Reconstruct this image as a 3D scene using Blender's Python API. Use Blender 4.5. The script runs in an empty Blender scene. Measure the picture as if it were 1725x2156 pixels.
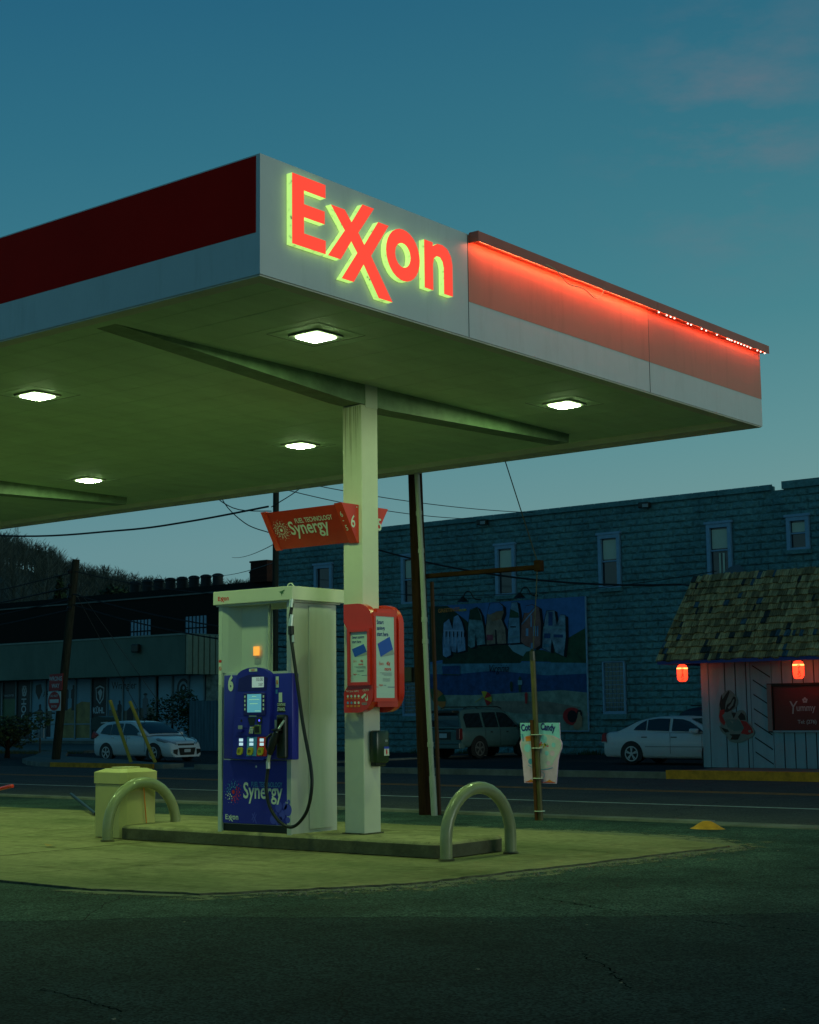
import bpy, bmesh, math, random
from mathutils import Vector, Matrix
R = math.radians
S = 1.277                      # everything below is laid out in survey units; 1 unit = 1.277 m, applied once at the end
rnd = random.Random(7)
sc = bpy.context.scene
COL = sc.collection

# ------------------------------------------------------------------ camera
cd = bpy.data.cameras.new('camera'); cam = bpy.data.objects.new('camera', cd); COL.objects.link(cam)
Fv = Vector((0.77467216, 0.61904714, 0.12908787)); Rv = Vector((0.62540026, -0.78021899, -0.01152577)); Uv = Vector((-0.09358182, -0.08966028, 0.99156617))
m = Matrix((Rv, Uv, -Fv)).transposed().to_4x4(); m.translation = Vector((0, 0, 1.3 * S)); cam.matrix_world = m
cd.sensor_fit = 'VERTICAL'; cd.sensor_height = 36; cd.lens = 36 * 3252.5 / 2156
cd.clip_start = 0.1; cd.clip_end = 4000
sc.camera = cam
sc.view_settings.view_transform = 'Standard'; sc.view_settings.look = 'None'
sc.view_settings.exposure = 0; sc.view_settings.gamma = 1
sc.render.film_transparent = False
try:
    sc.cycles.use_denoising = True; sc.cycles.sample_clamp_indirect = 4.0; sc.cycles.max_bounces = 6
except Exception: pass

# ------------------------------------------------------------------ world: dusk sky
w = bpy.data.worlds.new("World"); sc.world = w; w.use_nodes = True
nt = w.node_tree; N = nt.nodes; Lk = nt.links
for n in list(N): N.remove(n)
def nd(t, **k):
    n = N.new(t)
    for a, b in k.items(): setattr(n, a, b)
    return n
tc = nd('ShaderNodeTexCoord'); sep = nd('ShaderNodeSeparateXYZ'); Lk.new(tc.outputs['Generated'], sep.inputs[0])
ramp = nd('ShaderNodeValToRGB'); Lk.new(sep.outputs['Z'], ramp.inputs[0])
SKY = [(0.0, (0.155, 0.285, 0.265)), (0.10, (0.175, 0.295, 0.280)), (0.17, (0.115, 0.262, 0.270)), (0.25, (0.062, 0.212, 0.242)), (0.35, (0.037, 0.166, 0.214)), (0.44, (0.023, 0.127, 0.192)), (0.62, (0.004, 0.045, 0.09)), (1.0, (0.002, 0.02, 0.05))]
cr = ramp.color_ramp
while len(cr.elements) < len(SKY): cr.elements.new(0.5)
for e, (p, c) in zip(cr.elements, SKY): e.position = p; e.color = (*c, 1)
# west-to-east change: the afterglow lies towards -Y / +X
dot = nd('ShaderNodeVectorMath', operation='DOT_PRODUCT'); Lk.new(tc.outputs['Generated'], dot.inputs[0]); dot.inputs[1].default_value = (0.55, -0.83, 0.0)
mr = nd('ShaderNodeMapRange'); Lk.new(dot.outputs['Value'], mr.inputs[0]); mr.inputs[1].default_value = -0.6; mr.inputs[2].default_value = 1.0
mixc = nd('ShaderNodeMix', data_type='RGBA'); Lk.new(mr.outputs[0], mixc.inputs['Factor'])
mixc.inputs[6].default_value = (0.56, 0.82, 1.02, 1); mixc.inputs[7].default_value = (1.5, 1.35, 1.18, 1)
mul = nd('ShaderNodeMix', data_type='RGBA', blend_type='MULTIPLY'); mul.inputs['Factor'].default_value = 1
Lk.new(ramp.outputs[0], mul.inputs[6]); Lk.new(mixc.outputs[2], mul.inputs[7])
# faint pink clouds
no = nd('ShaderNodeTexNoise'); mp = nd('ShaderNodeMapping'); Lk.new(tc.outputs['Generated'], mp.inputs[0]); mp.inputs['Scale'].default_value = (3.2, 3.2, 9)
Lk.new(mp.outputs[0], no.inputs['Vector']); no.inputs['Scale'].default_value = 2.2; no.inputs['Detail'].default_value = 7; no.inputs['Roughness'].default_value = 0.6
cdir = nd('ShaderNodeVectorMath', operation='DISTANCE'); Lk.new(tc.outputs['Generated'], cdir.inputs[0]); cdir.inputs[1].default_value = (0.832, 0.406, 0.352)
cm = nd('ShaderNodeMapRange'); Lk.new(cdir.outputs['Value'], cm.inputs[0]); cm.inputs[1].default_value = 0.0; cm.inputs[2].default_value = 0.115; cm.inputs[3].default_value = 1; cm.inputs[4].default_value = 0
nm = nd('ShaderNodeMapRange'); Lk.new(no.outputs['Fac'], nm.inputs[0]); nm.inputs[1].default_value = 0.46; nm.inputs[2].default_value = 0.80
cf = nd('ShaderNodeMath', operation='MULTIPLY'); Lk.new(cm.outputs[0], cf.inputs[0]); Lk.new(nm.outputs[0], cf.inputs[1])
cl = nd('ShaderNodeMix', data_type='RGBA'); Lk.new(cf.outputs[0], cl.inputs['Factor']); Lk.new(mul.outputs[2], cl.inputs[6]); cl.inputs[7].default_value = (0.165, 0.178, 0.215, 1)
sky = nd('ShaderNodeTexSky', sky_type='NISHITA'); sky.sun_disc = False; sky.sun_elevation = R(-3); sky.sun_rotation = R(150)
bg1 = nd('ShaderNodeBackground'); Lk.new(cl.outputs[2], bg1.inputs[0]); bg1.inputs[1].default_value = 1.0
bg2 = nd('ShaderNodeBackground'); Lk.new(sky.outputs[0], bg2.inputs[0]); bg2.inputs[1].default_value = 0.02
ad = nd('ShaderNodeAddShader'); Lk.new(bg1.outputs[0], ad.inputs[0]); Lk.new(bg2.outputs[0], ad.inputs[1])
wo = nd('ShaderNodeOutputWorld'); Lk.new(ad.outputs[0], wo.inputs[0])

# the afterglow low in the sky behind the right of the camera
sl = bpy.data.lights.new('afterglow', 'SUN'); sl.energy = 0.58; sl.angle = R(24); sl.color = (0.86, 1.0, 0.84)
so = bpy.data.objects.new('afterglow', sl); COL.objects.link(so)
so.rotation_euler = Vector((-0.16, 0.98, -0.05)).to_track_quat('-Z', 'Y').to_euler()

# ------------------------------------------------------------------ materials
MATS = {}
def mat(name, col, rough=0.7, metal=0.0, var=0.15, vscale=3.0, bump=0.0, bscale=20.0, emit=None, es=0.0, spec=0.4, col2=None, ramp=None, stretch=None, coat=0):
    if name in MATS: return MATS[name]
    M = bpy.data.materials.new(name); M.use_nodes = True; t = M.node_tree; b = t.nodes['Principled BSDF']
    if rough >= .85 and spec == 0.4: spec = 0.08
    b.inputs['Roughness'].default_value = rough; b.inputs['Metallic'].default_value = metal
    b.inputs['Specular IOR Level'].default_value = spec; b.inputs['Coat Weight'].default_value = coat
    b.inputs['Base Color'].default_value = (*col, 1)
    if emit: b.inputs['Emission Color'].default_value = (*emit, 1); b.inputs['Emission Strength'].default_value = es
    if var > 0 or bump > 0:
        c = t.nodes.new('ShaderNodeTexCoord'); src = c.outputs['Object']
        if stretch:
            mpn = t.nodes.new('ShaderNodeMapping'); mpn.inputs['Scale'].default_value = stretch; t.links.new(src, mpn.inputs[0]); src = mpn.outputs[0]
        if var > 0:
            n = t.nodes.new('ShaderNodeTexNoise'); n.inputs['Scale'].default_value = vscale; n.inputs['Detail'].default_value = 8; n.inputs['Roughness'].default_value = 0.65
            t.links.new(src, n.inputs['Vector']); r = t.nodes.new('ShaderNodeValToRGB')
            a, z = (ramp or (0.32, 0.70)); r.color_ramp.elements[0].position = a; r.color_ramp.elements[1].position = z
            c2 = col2 or tuple(min(1, x * (1 + var)) for x in col)
            c1 = col if col2 else tuple(x * (1 - var) for x in col)
            r.color_ramp.elements[0].color = (*c1, 1); r.color_ramp.elements[1].color = (*c2, 1)
            t.links.new(n.outputs['Fac'], r.inputs[0]); t.links.new(r.outputs[0], b.inputs['Base Color'])
        if bump > 0:
            n2 = t.nodes.new('ShaderNodeTexNoise'); n2.inputs['Scale'].default_value = bscale; n2.inputs['Detail'].default_value = 6
            t.links.new(src, n2.inputs['Vector']); bm_ = t.nodes.new('ShaderNodeBump'); bm_.inputs['Strength'].default_value = bump; bm_.inputs['Distance'].default_value = 0.02
            t.links.new(n2.outputs['Fac'], bm_.inputs['Height']); t.links.new(bm_.outputs[0], b.inputs['Normal'])
    MATS[name] = M; return M

def asphalt(name, c1, c2, patch=0.35):
    M = mat(name, c1, 0.9, var=0); t = M.node_tree; b = t.nodes['Principled BSDF']; b.inputs['Specular IOR Level'].default_value = 0.12
    c = t.nodes.new('ShaderNodeTexCoord')
    v = t.nodes.new('ShaderNodeTexVoronoi'); v.inputs['Scale'].default_value = 62; t.links.new(c.outputs['Object'], v.inputs['Vector'])
    n = t.nodes.new('ShaderNodeTexNoise'); n.inputs['Scale'].default_value = 0.9; n.inputs['Detail'].default_value = 9; n.inputs['Roughness'].default_value = 0.7; t.links.new(c.outputs['Object'], n.inputs['Vector'])
    sp = t.nodes.new('ShaderNodeSeparateColor'); t.links.new(v.outputs['Color'], sp.inputs[0])
    r = t.nodes.new('ShaderNodeValToRGB'); r.color_ramp.elements[0].position = 0.1; r.color_ramp.elements[1].position = 1.0
    r.color_ramp.elements[0].color = (*[x * 0.75 for x in c1], 1); r.color_ramp.elements[1].color = (*c2, 1)
    t.links.new(sp.outputs[0], r.inputs[0])
    r2 = t.nodes.new('ShaderNodeValToRGB'); r2.color_ramp.elements[0].position = 0.33; r2.color_ramp.elements[1].position = 0.68
    r2.color_ramp.elements[0].color = (1 - patch,) * 3 + (1,); r2.color_ramp.elements[1].color = (1 + patch * .6,) * 3 + (1,)
    t.links.new(n.outputs['Fac'], r2.inputs[0])
    mx = t.nodes.new('ShaderNodeMix'); mx.data_type = 'RGBA'; mx.blend_type = 'MULTIPLY'; mx.inputs['Factor'].default_value = 1
    t.links.new(r.outputs[0], mx.inputs[6]); t.links.new(r2.outputs[0], mx.inputs[7]); 
    # a few thin cracks
    v2 = t.nodes.new('ShaderNodeTexVoronoi'); v2.feature = 'DISTANCE_TO_EDGE'; v2.inputs['Scale'].default_value = 0.16
    n3 = t.nodes.new('ShaderNodeTexNoise'); n3.inputs['Scale'].default_value = 2.0; n3.inputs['Detail'].default_value = 6; t.links.new(c.outputs['Object'], n3.inputs['Vector'])
    ma = t.nodes.new('ShaderNodeMix'); ma.data_type = 'RGBA'; ma.inputs['Factor'].default_value = 0.16; t.links.new(c.outputs['Object'], ma.inputs[6]); t.links.new(n3.outputs['Color'], ma.inputs[7])
    t.links.new(ma.outputs[2], v2.inputs['Vector'])
    lt = t.nodes.new('ShaderNodeMath'); lt.operation = 'LESS_THAN'; lt.inputs[1].default_value = 0.0007; t.links.new(v2.outputs['Distance'], lt.inputs[0])
    mc = t.nodes.new('ShaderNodeMix'); mc.data_type = 'RGBA'; t.links.new(lt.outputs[0], mc.inputs['Factor']); t.links.new(mx.outputs[2], mc.inputs[6]); mc.inputs[7].default_value = (0.012, 0.012, 0.012, 1)
    t.links.new(mc.outputs[2], b.inputs['Base Color'])
    bp = t.nodes.new('ShaderNodeBump'); bp.inputs['Strength'].default_value = 0.4; bp.inputs['Distance'].default_value = 0.012
    t.links.new(v.outputs['Distance'], bp.inputs['Height']); t.links.new(bp.outputs[0], b.inputs['Normal'])
    return M

WHITE = mat('white_paint', (0.62, 0.62, 0.55), 0.45, var=0.05, vscale=2)
DIRTYW = mat('weathered_white_paint', (0.66, 0.66, 0.56), 0.5, var=0.10, vscale=1.5, bump=0.1, bscale=8)
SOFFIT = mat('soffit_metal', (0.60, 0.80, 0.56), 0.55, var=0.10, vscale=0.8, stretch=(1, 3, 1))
FASCW = mat('fascia_white', (0.66, 0.68, 0.66), 0.4, var=0.03)
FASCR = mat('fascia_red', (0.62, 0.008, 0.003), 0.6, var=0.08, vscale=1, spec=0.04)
FASCP = mat('fascia_lit_red', (0.70, 0.235, 0.155), 0.4, var=0.05, vscale=1)  # same red film as the side; sky glow and LED light put into the colour
RED = mat('red_plastic', (0.66, 0.030, 0.012), 0.28, var=0.05, coat=0.3)
REDD = mat('red_enamel', (0.50, 0.022, 0.010), 0.4, var=0.12, vscale=4)
BLUE = mat('blue_panel', (0.022, 0.026, 0.33), 0.35, var=0.06, spec=0.3)
BLUED = mat('blue_recess', (0.012, 0.010, 0.15), 0.4, var=0.05)
LBLUE = mat('light_blue_print', (0.08, 0.30, 0.55), 0.5, var=0)
PALEB = mat('faint_blue_print', (0.06, 0.07, 0.50), 0.5, var=0)
NAVY = mat('navy_print', (0.01, 0.02, 0.20), 0.5, var=0)
PRW = mat('white_print', (0.66, 0.70, 0.58), 0.5, var=0)
PRR = mat('red_print', (0.70, 0.03, 0.015), 0.5, var=0)
PRG = mat('grey_print', (0.30, 0.33, 0.33), 0.6, var=0)
PRK = mat('black_print', (0.01, 0.01, 0.012), 0.6, var=0)
PRY = mat('yellow_print', (0.75, 0.55, 0.04), 0.5, var=0)
PRO = mat('orange_print', (0.75, 0.22, 0.03), 0.5, var=0)
PRGN = mat('green_print', (0.10, 0.35, 0.12), 0.5, var=0)
BLACK = mat('black_rubber', (0.010, 0.011, 0.010), 0.45, var=0.1)
BLACKP = mat('black_plastic', (0.014, 0.018, 0.013), 0.35, var=0.1)
STEEL = mat('brushed_steel', (0.42, 0.44, 0.40), 0.42, metal=0.35, var=0.10, vscale=2, stretch=(1, 1, .2))
SILVER = mat('silver_coupling', (0.62, 0.64, 0.58), 0.3, metal=0.6, var=0.05)
APRON = mat('apron_concrete', (0.285, 0.255, 0.130), 0.9, var=0.20, vscale=9, bump=0.35, bscale=30)
def stain(M, spec):
    t = M.node_tree; b_ = t.nodes['Principled BSDF']; lk = b_.inputs['Base Color'].links[0].from_socket; c = t.nodes.new('ShaderNodeTexCoord')
    for sc_, st_, lo, hi, col in spec:
        mp2 = t.nodes.new('ShaderNodeMapping'); mp2.inputs['Scale'].default_value = st_; t.links.new(c.outputs['Object'], mp2.inputs[0])
        n = t.nodes.new('ShaderNodeTexNoise'); n.inputs['Scale'].default_value = sc_; n.inputs['Detail'].default_value = 10; n.inputs['Roughness'].default_value = 0.7; t.links.new(mp2.outputs[0], n.inputs['Vector'])
        r = t.nodes.new('ShaderNodeMapRange'); r.inputs[1].default_value = lo; r.inputs[2].default_value = hi; t.links.new(n.outputs['Fac'], r.inputs[0])
        mx = t.nodes.new('ShaderNodeMix'); mx.data_type = 'RGBA'; mx.blend_type = 'MULTIPLY'; t.links.new(r.outputs[0], mx.inputs['Factor']); t.links.new(lk, mx.inputs[6]); mx.inputs[7].default_value = (*col, 1); lk = mx.outputs[2]
    t.links.new(lk, b_.inputs['Base Color'])
stain(APRON, [(0.45, (1, .5, 1), .42, .62, (.62, .70, .62)), (1.6, (1.4, .35, 1), .52, .68, (.55, .58, .5)), (5.0, (1, 1, 1), .62, .70, (.35, .38, .32)), (0.8, (.4, 1, 1), .56, .60, (.80, .82, .75))])
CONC = mat('concrete', (0.32, 0.285, 0.145), 0.9, var=0.25, vscale=5, bump=0.5, bscale=30)
stain(CONC, [(1.2, (1, .6, 1), .48, .62, (.62, .66, .58)), (6.0, (1, 1, 1), .60, .70, (.4, .42, .36))])
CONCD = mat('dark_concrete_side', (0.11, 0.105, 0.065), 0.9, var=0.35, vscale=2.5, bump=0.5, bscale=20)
HOOPM = mat('hoop_paint', (0.25, 0.26, 0.13), 0.32, var=0.15, vscale=5, coat=0.2)
BINM = mat('bin_paint', (0.50, 0.44, 0.17), 0.5, var=0.08, vscale=2)
WOODP = mat('pole_wood', (0.022, 0.010, 0.006), 0.9, var=0.5, vscale=3, bump=0.6, bscale=12, stretch=(6, 6, .4))
WOODL = mat('arm_wood', (0.026, 0.012, 0.006), 0.9, var=0.4, vscale=3, stretch=(6, 1, 6))
GREYPVC = mat('grey_conduit', (0.25, 0.28, 0.26), 0.5, var=0.08)
WIRE = mat('wire', (0.012, 0.014, 0.014), 0.6, var=0)
GUARDY = mat('yellow_guard', (0.50, 0.33, 0.03), 0.5, var=0.15)
GUARDG = mat('worn_yellow_guard', (0.085, 0.066, 0.018), 0.5, var=0.3, vscale=4)
KERBY = mat('yellow_kerb_paint', (0.62, 0.27, 0.02), 0.8, var=0.3, vscale=5)
KERB = mat('kerb_concrete', (0.20, 0.20, 0.17), 0.9, var=0.3, vscale=2)
LINEW = mat('road_white', (0.42, 0.44, 0.42), 0.8, var=0.3, vscale=6)
LINEY = mat('road_yellow', (0.42, 0.17, 0.03), 0.8, var=0.4, vscale=5)
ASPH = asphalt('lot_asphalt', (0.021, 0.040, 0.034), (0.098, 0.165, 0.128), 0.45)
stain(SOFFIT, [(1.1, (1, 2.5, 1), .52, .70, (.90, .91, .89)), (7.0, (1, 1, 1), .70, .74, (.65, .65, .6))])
stain(FASCW, [(1.6, (2.5, 2.5, .35), .52, .72, (.88, .88, .86))])
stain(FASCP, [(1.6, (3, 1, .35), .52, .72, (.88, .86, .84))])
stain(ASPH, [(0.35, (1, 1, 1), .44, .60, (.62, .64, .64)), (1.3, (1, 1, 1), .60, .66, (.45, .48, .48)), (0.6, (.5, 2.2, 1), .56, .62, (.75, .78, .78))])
ROADM = asphalt('road_asphalt', (0.062, 0.064, 0.062), (0.13, 0.13, 0.125), 0.18)
LOTF = asphalt('far_asphalt', (0.030, 0.034, 0.034), (0.06, 0.065, 0.065), 0.25)
PAVE = mat('pavement', (0.17, 0.18, 0.16), 0.9, var=0.2, vscale=1)
GLASSD = mat('dark_glass', (0.010, 0.013, 0.015), 0.06, var=0, spec=0.7)
TYRE = mat('tyre', (0.012, 0.012, 0.012), 0.8, var=0)
RIM = mat('alloy', (0.45, 0.46, 0.46), 0.3, metal=0.7, var=0)
TRIMB = mat('blue_window_trim', (0.24, 0.39, 0.54), 0.6, var=0.12, vscale=6)
LETF = mat('letter_face', (0.7, 0.05, 0.03), 0.4, var=0, emit=(1.0, 0.055, 0.028), es=0.98)
def seethrough(M, f):
    t = M.node_tree; o_ = t.nodes['Material Output']; b_ = t.nodes['Principled BSDF']; tr = t.nodes.new('ShaderNodeBsdfTransparent'); tr.inputs[0].default_value = (1, .35, .2, 1); mx = t.nodes.new('ShaderNodeMixShader'); mx.inputs[0].default_value = f; t.links.new(b_.outputs[0], mx.inputs[1]); t.links.new(tr.outputs[0], mx.inputs[2]); t.links.new(mx.outputs[0], o_.inputs[0])
def dirty_glow(name, col, s):
    M = mat(name, (0.6, 0.6, 0.5), 0.5, var=0); t = M.node_tree; b = t.nodes['Principled BSDF']
    c = t.nodes.new('ShaderNodeTexCoord'); n = t.nodes.new('ShaderNodeTexNoise'); n.inputs['Scale'].default_value = 24; n.inputs['Detail'].default_value = 6; t.links.new(c.outputs['Object'], n.inputs['Vector'])
    r = t.nodes.new('ShaderNodeValToRGB'); r.color_ramp.elements[0].position = 0.28; r.color_ramp.elements[1].position = 0.40
    r.color_ramp.elements[0].color = (0.05, 0.07, 0.02, 1); r.color_ramp.elements[1].color = (*col, 1); t.links.new(n.outputs['Fac'], r.inputs[0])
    t.links.new(r.outputs[0], b.inputs['Emission Color']); b.inputs['Emission Strength'].default_value = s
    return M
LETS = dirty_glow('letter_side_glow', (0.56, 1.0, 0.20), 0.85)
DIFF = mat('lamp_diffuser', (0.9, 0.9, 0.9), 0.4, var=0, emit=(0.62, 1.0, 0.38), es=270)
LED = mat('led_strip', (0.9, 0.3, 0.2), 0.4, var=0, emit=(1.0, 0.20, 0.08), es=60)
LEDD = mat('led_dot', (0.9, 0.9, 0.8), 0.4, var=0, emit=(0.95, 0.9, 0.75), es=3)
SCRN = mat('screen_cyan', (0.05, 0.2, 0.25), 0.3, var=0, emit=(0.10, 0.36, 0.46), es=0.65)
SCRW = mat('screen_white', (0.3, 0.35, 0.35), 0.3, var=0, emit=(0.42, 0.60, 0.55), es=0.42)
PRICE = mat('price_screen', (0.5, 0.6, 0.65), 0.3, var=0, emit=(0.50, 0.75, 0.85), es=0.75)
LEDV = mat('violet_led', (0.1, 0.1, 0.6), 0.3, var=0, emit=(0.12, 0.10, 1.0), es=1.3)
AMBER = mat('amber_lamp', (0.8, 0.4, 0.1), 0.5, var=0, emit=(1.0, 0.34, 0.05), es=0.95)
LANT = mat('lantern_paper', (0.8, 0.2, 0.1), 0.6, var=0, emit=(1.0, 0.05, 0.020), es=2.3)
seethrough(LANT, .30)
LANTH = mat('lantern_bulb_glow', (1, 0.8, 0.4), 0.5, var=0, emit=(1.0, 0.42, 0.10), es=3)
DIFS = mat('diffuser_side', (.9, .9, .9), .4, var=0, emit=(0.66, 1.0, 0.45), es=12)
DIFR = mat('diffuser_rim', (.9, .9, .9), .4, var=0, emit=(0.85, 1.0, 0.75), es=1.6)

# ------------------------------------------------------------------ mesh builder
class Fr:
    """plane frame: origin, right, up, normal"""
    def __init__(s, o, r, u):
        s.o = Vector(o); s.r = Vector(r).normalized(); s.u = Vector(u).normalized(); s.n = s.r.cross(s.u).normalized()
    def p(s, a, b, c=0.0): return s.o + s.r * a + s.u * b + s.n * c
def FX(x, y=0, z=0): return Fr((x, y, z), (0, -1, 0), (0, 0, 1))     # a wall seen from -X: right is -Y, normal -X
def FY(y, x=0, z=0): return Fr((x, y, z), (1, 0, 0), (0, 0, 1))      # a wall seen from -Y: right is +X, normal -Y
FG = Fr((0, 0, 0), (1, 0, 0), (0, 1, 0))                             # ground
class MB:
    def __init__(s): s.v = []; s.f = []; s.m = []; s.ms = []
    def mi(s, m):
        if m not in s.ms: s.ms.append(m)
        return s.ms.index(m)
    def add(s, vs, fs, m):
        k = len(s.v); i = s.mi(m); s.v += [Vector(a) for a in vs]
        for f in fs: s.f.append([k + a for a in f]); s.m.append(i)
        return s
    def box(s, x0, x1, y0, y1, z0, z1, m):
        return s.add([(x, y, z) for z in (z0, z1) for y in (y0, y1) for x in (x0, x1)], [(0, 2, 3, 1), (4, 5, 7, 6), (0, 1, 5, 4), (2, 6, 7, 3), (0, 4, 6, 2), (1, 3, 7, 5)], m)
    def fbox(s, F, a0, a1, b0, b1, c0, c1, m):
        vs = [F.p(a, b, c) for c in (c0, c1) for b in (b0, b1) for a in (a0, a1)]
        return s.add(vs, [(0, 2, 3, 1), (4, 5, 7, 6), (0, 1, 5, 4), (2, 6, 7, 3), (0, 4, 6, 2), (1, 3, 7, 5)], m)
    def rbox(s, F, a0, a1, b0, b1, c0, c1, r, m, seg=2):
        bm = bmesh.new(); bmesh.ops.create_cube(bm, size=1)
        for v in bm.verts: v.co = Vector(((a0 + a1) / 2 + v.co.x * (a1 - a0), (b0 + b1) / 2 + v.co.y * (b1 - b0), (c0 + c1) / 2 + v.co.z * (c1 - c0)))
        bmesh.ops.bevel(bm, geom=list(bm.edges), offset=r, segments=seg, affect='EDGES', profile=0.5)
        bm.verts.index_update(); s.add([F.p(*v.co) for v in bm.verts], [[v.index for v in f.verts] for f in bm.faces], m); bm.free(); return s
    def poly(s, F, pts, m, n=0.0): return s.add([F.p(a, b, n) for a, b in pts], [list(range(len(pts)))], m)
    def rect(s, F, a0, a1, b0, b1, m, n=0.0): return s.poly(F, [(a0, b0), (a1, b0), (a1, b1), (a0, b1)], m, n)
    def prism(s, F, pts, c0, c1, m, ms=None, front=True, back=True):
        k = len(pts); vs = [F.p(a, b, c0) for a, b in pts] + [F.p(a, b, c1) for a, b in pts]
        if front: s.add(vs[k:], [list(range(k))], m)
        if back: s.add(vs[:k], [list(range(k))[::-1]], m)
        return s.add(vs, [(i, (i + 1) % k, (i + 1) % k + k, i + k) for i in range(k)], ms or m)
    def ring(s, F, po, pi_, c0, c1, m, ms=None, front=True, sides=True):
        k = len(po); vs = [F.p(a, b, c1) for a, b in po] + [F.p(a, b, c1) for a, b in pi_]
        if front: s.add(vs, [(i, (i + 1) % k, (i + 1) % k + k, i + k) for i in range(k)], m)
        if sides:
            for P in (po, pi_):
                vv = [F.p(a, b, c0) for a, b in P] + [F.p(a, b, c1) for a, b in P]
                s.add(vv, [(i, (i + 1) % k, (i + 1) % k + k, i + k) for i in range(k)], ms or m)
        return s
    def tube(s, path, r, m, seg=8, caps=True, r2=None):
        P = [Vector(p) for p in path]; n = len(P); rs = r if isinstance(r, (list, tuple)) else [r + ((r2 if r2 is not None else r) - r) * i / (n - 1) for i in range(n)]
        t0 = (P[1] - P[0]).normalized(); a = t0.orthogonal().normalized(); vs = []
        for i in range(n):
            t = (P[min(i + 1, n - 1)] - P[max(i - 1, 0)]).normalized(); a = (a - t * a.dot(t)).normalized(); b = t.cross(a)
            vs += [P[i] + (a * math.cos(2 * math.pi * j / seg) + b * math.sin(2 * math.pi * j / seg)) * rs[i] for j in range(seg)]
        fs = [(i * seg + j, i * seg + (j + 1) % seg, (i + 1) * seg + (j + 1) % seg, (i + 1) * seg + j) for i in range(n - 1) for j in range(seg)]
        if caps: fs += [list(range(seg))[::-1], [(n - 1) * seg + j for j in range(seg)]]
        return s.add(vs, fs, m)
    def lathe(s, o, prof, m, seg=20, axis='z'):
        o = Vector(o); vs = []
        for r, z in prof:
            for j in range(seg):
                c, q = math.cos(2 * math.pi * j / seg) * r, math.sin(2 * math.pi * j / seg) * r
                vs.append(o + Vector({'z': (c, q, z), 'y': (c, z, q), 'x': (z, c, q)}[axis]))
        n = len(prof); fs = [(i * seg + j, i * seg + (j + 1) % seg, (i + 1) * seg + (j + 1) % seg, (i + 1) * seg + j) for i in range(n - 1) for j in range(seg)]
        fs += [list(range(seg))[::-1], [(n - 1) * seg + j for j in range(seg)]]
        return s.add(vs, fs, m)
    def disc(s, F, a, b, r, m, n=0.0, seg=14, ry=None):
        return s.poly(F, [(a + r * math.cos(2 * math.pi * j / seg), b + (ry or r) * math.sin(2 * math.pi * j / seg)) for j in range(seg)], m, n)
    def text(s, F, txt, a, b, size, m, n=0.003, align='LEFT', bold=0.0, shear=0.0, sx=1.0, rot=0.0, space=1.0):
        cu = bpy.data.curves.new('t', 'FONT'); cu.body = txt; cu.size = size; cu.align_x = align; cu.offset = bold * size; cu.shear = shear; cu.resolution_u = 3; cu.space_character = space
        ob = bpy.data.objects.new('t', cu); COL.objects.link(ob); bpy.context.view_layer.update()
        me = ob.to_mesh(); c, q = math.cos(rot), math.sin(rot)
        vs = [F.p(a + (v.co.x * sx) * c - v.co.y * q, b + (v.co.x * sx) * q + v.co.y * c, n) for v in me.vertices]
        s.add(vs, [list(p.vertices) for p in me.polygons], m)
        ob.to_mesh_clear(); bpy.data.objects.remove(ob); bpy.data.curves.remove(cu); return s
    def build(s, name, parent=None, org=None, smooth=None):
        o = Vector(org) if org is not None else (WL.get(parent.name, Vector()) if parent else Vector())
        me = bpy.data.meshes.new(name); me.from_pydata([v - o for v in s.v], [], s.f)
        for x in s.ms: me.materials.append(x)
        me.polygons.foreach_set('material_index', s.m); me.update()
        bm = bmesh.new(); bm.from_mesh(me); bmesh.ops.recalc_face_normals(bm, faces=bm.faces) if smooth else None; bm.to_mesh(me); bm.free()
        if smooth:
            me.shade_smooth(); me.set_sharp_from_angle(angle=R(smooth))
        ob = bpy.data.objects.new(name, me); COL.objects.link(ob)
        if parent: ob.parent = parent; WL[ob.name] = o
        else: ob.location = o; WL[ob.name] = o
        return ob
WL = {}
def tag(o, label=None, cat=None, group=None, kind=None):
    if label: o['label'] = label
    if cat: o['category'] = cat
    if group: o['group'] = group
    if kind: o['kind'] = kind
    return o
def thing(name, label, cat, loc=(0, 0, 0), group=None):
    o = bpy.data.objects.new(name, None); COL.objects.link(o); o.location = loc; o.empty_display_size = 0.2; WL[o.name] = Vector(loc)
    return tag(o, label, cat, group)
def struct(name, mb, **k): return tag(mb.build(name, **k), kind='structure')
def cat_rom(pts, n=8):
    P = [Vector(p) for p in pts]; out = []
    for i in range(len(P) - 1):
        a, b, c, d = P[max(i - 1, 0)], P[i], P[i + 1], P[min(i + 2, len(P) - 1)]
        for k in range(n):
            t = k / n; out.append(0.5 * ((2 * b) + (c - a) * t + (2 * a - 5 * b + 4 * c - d) * t * t + (3 * b - a - 3 * c + d) * t ** 3))
    return out + [P[-1]]
def sag(a, b, s, n=14):
    a, b = Vector(a), Vector(b); return [a.lerp(b, i / n) - Vector((0, 0, s * 4 * (i / n) * (1 - i / n))) for i in range(n + 1)]
def tree_copy(o, parent=None):
    c = o.copy(); COL.objects.link(c); c.parent = parent
    for ch in [x for x in bpy.data.objects if x.parent == o]: tree_copy(ch, c)
    return c

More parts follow.
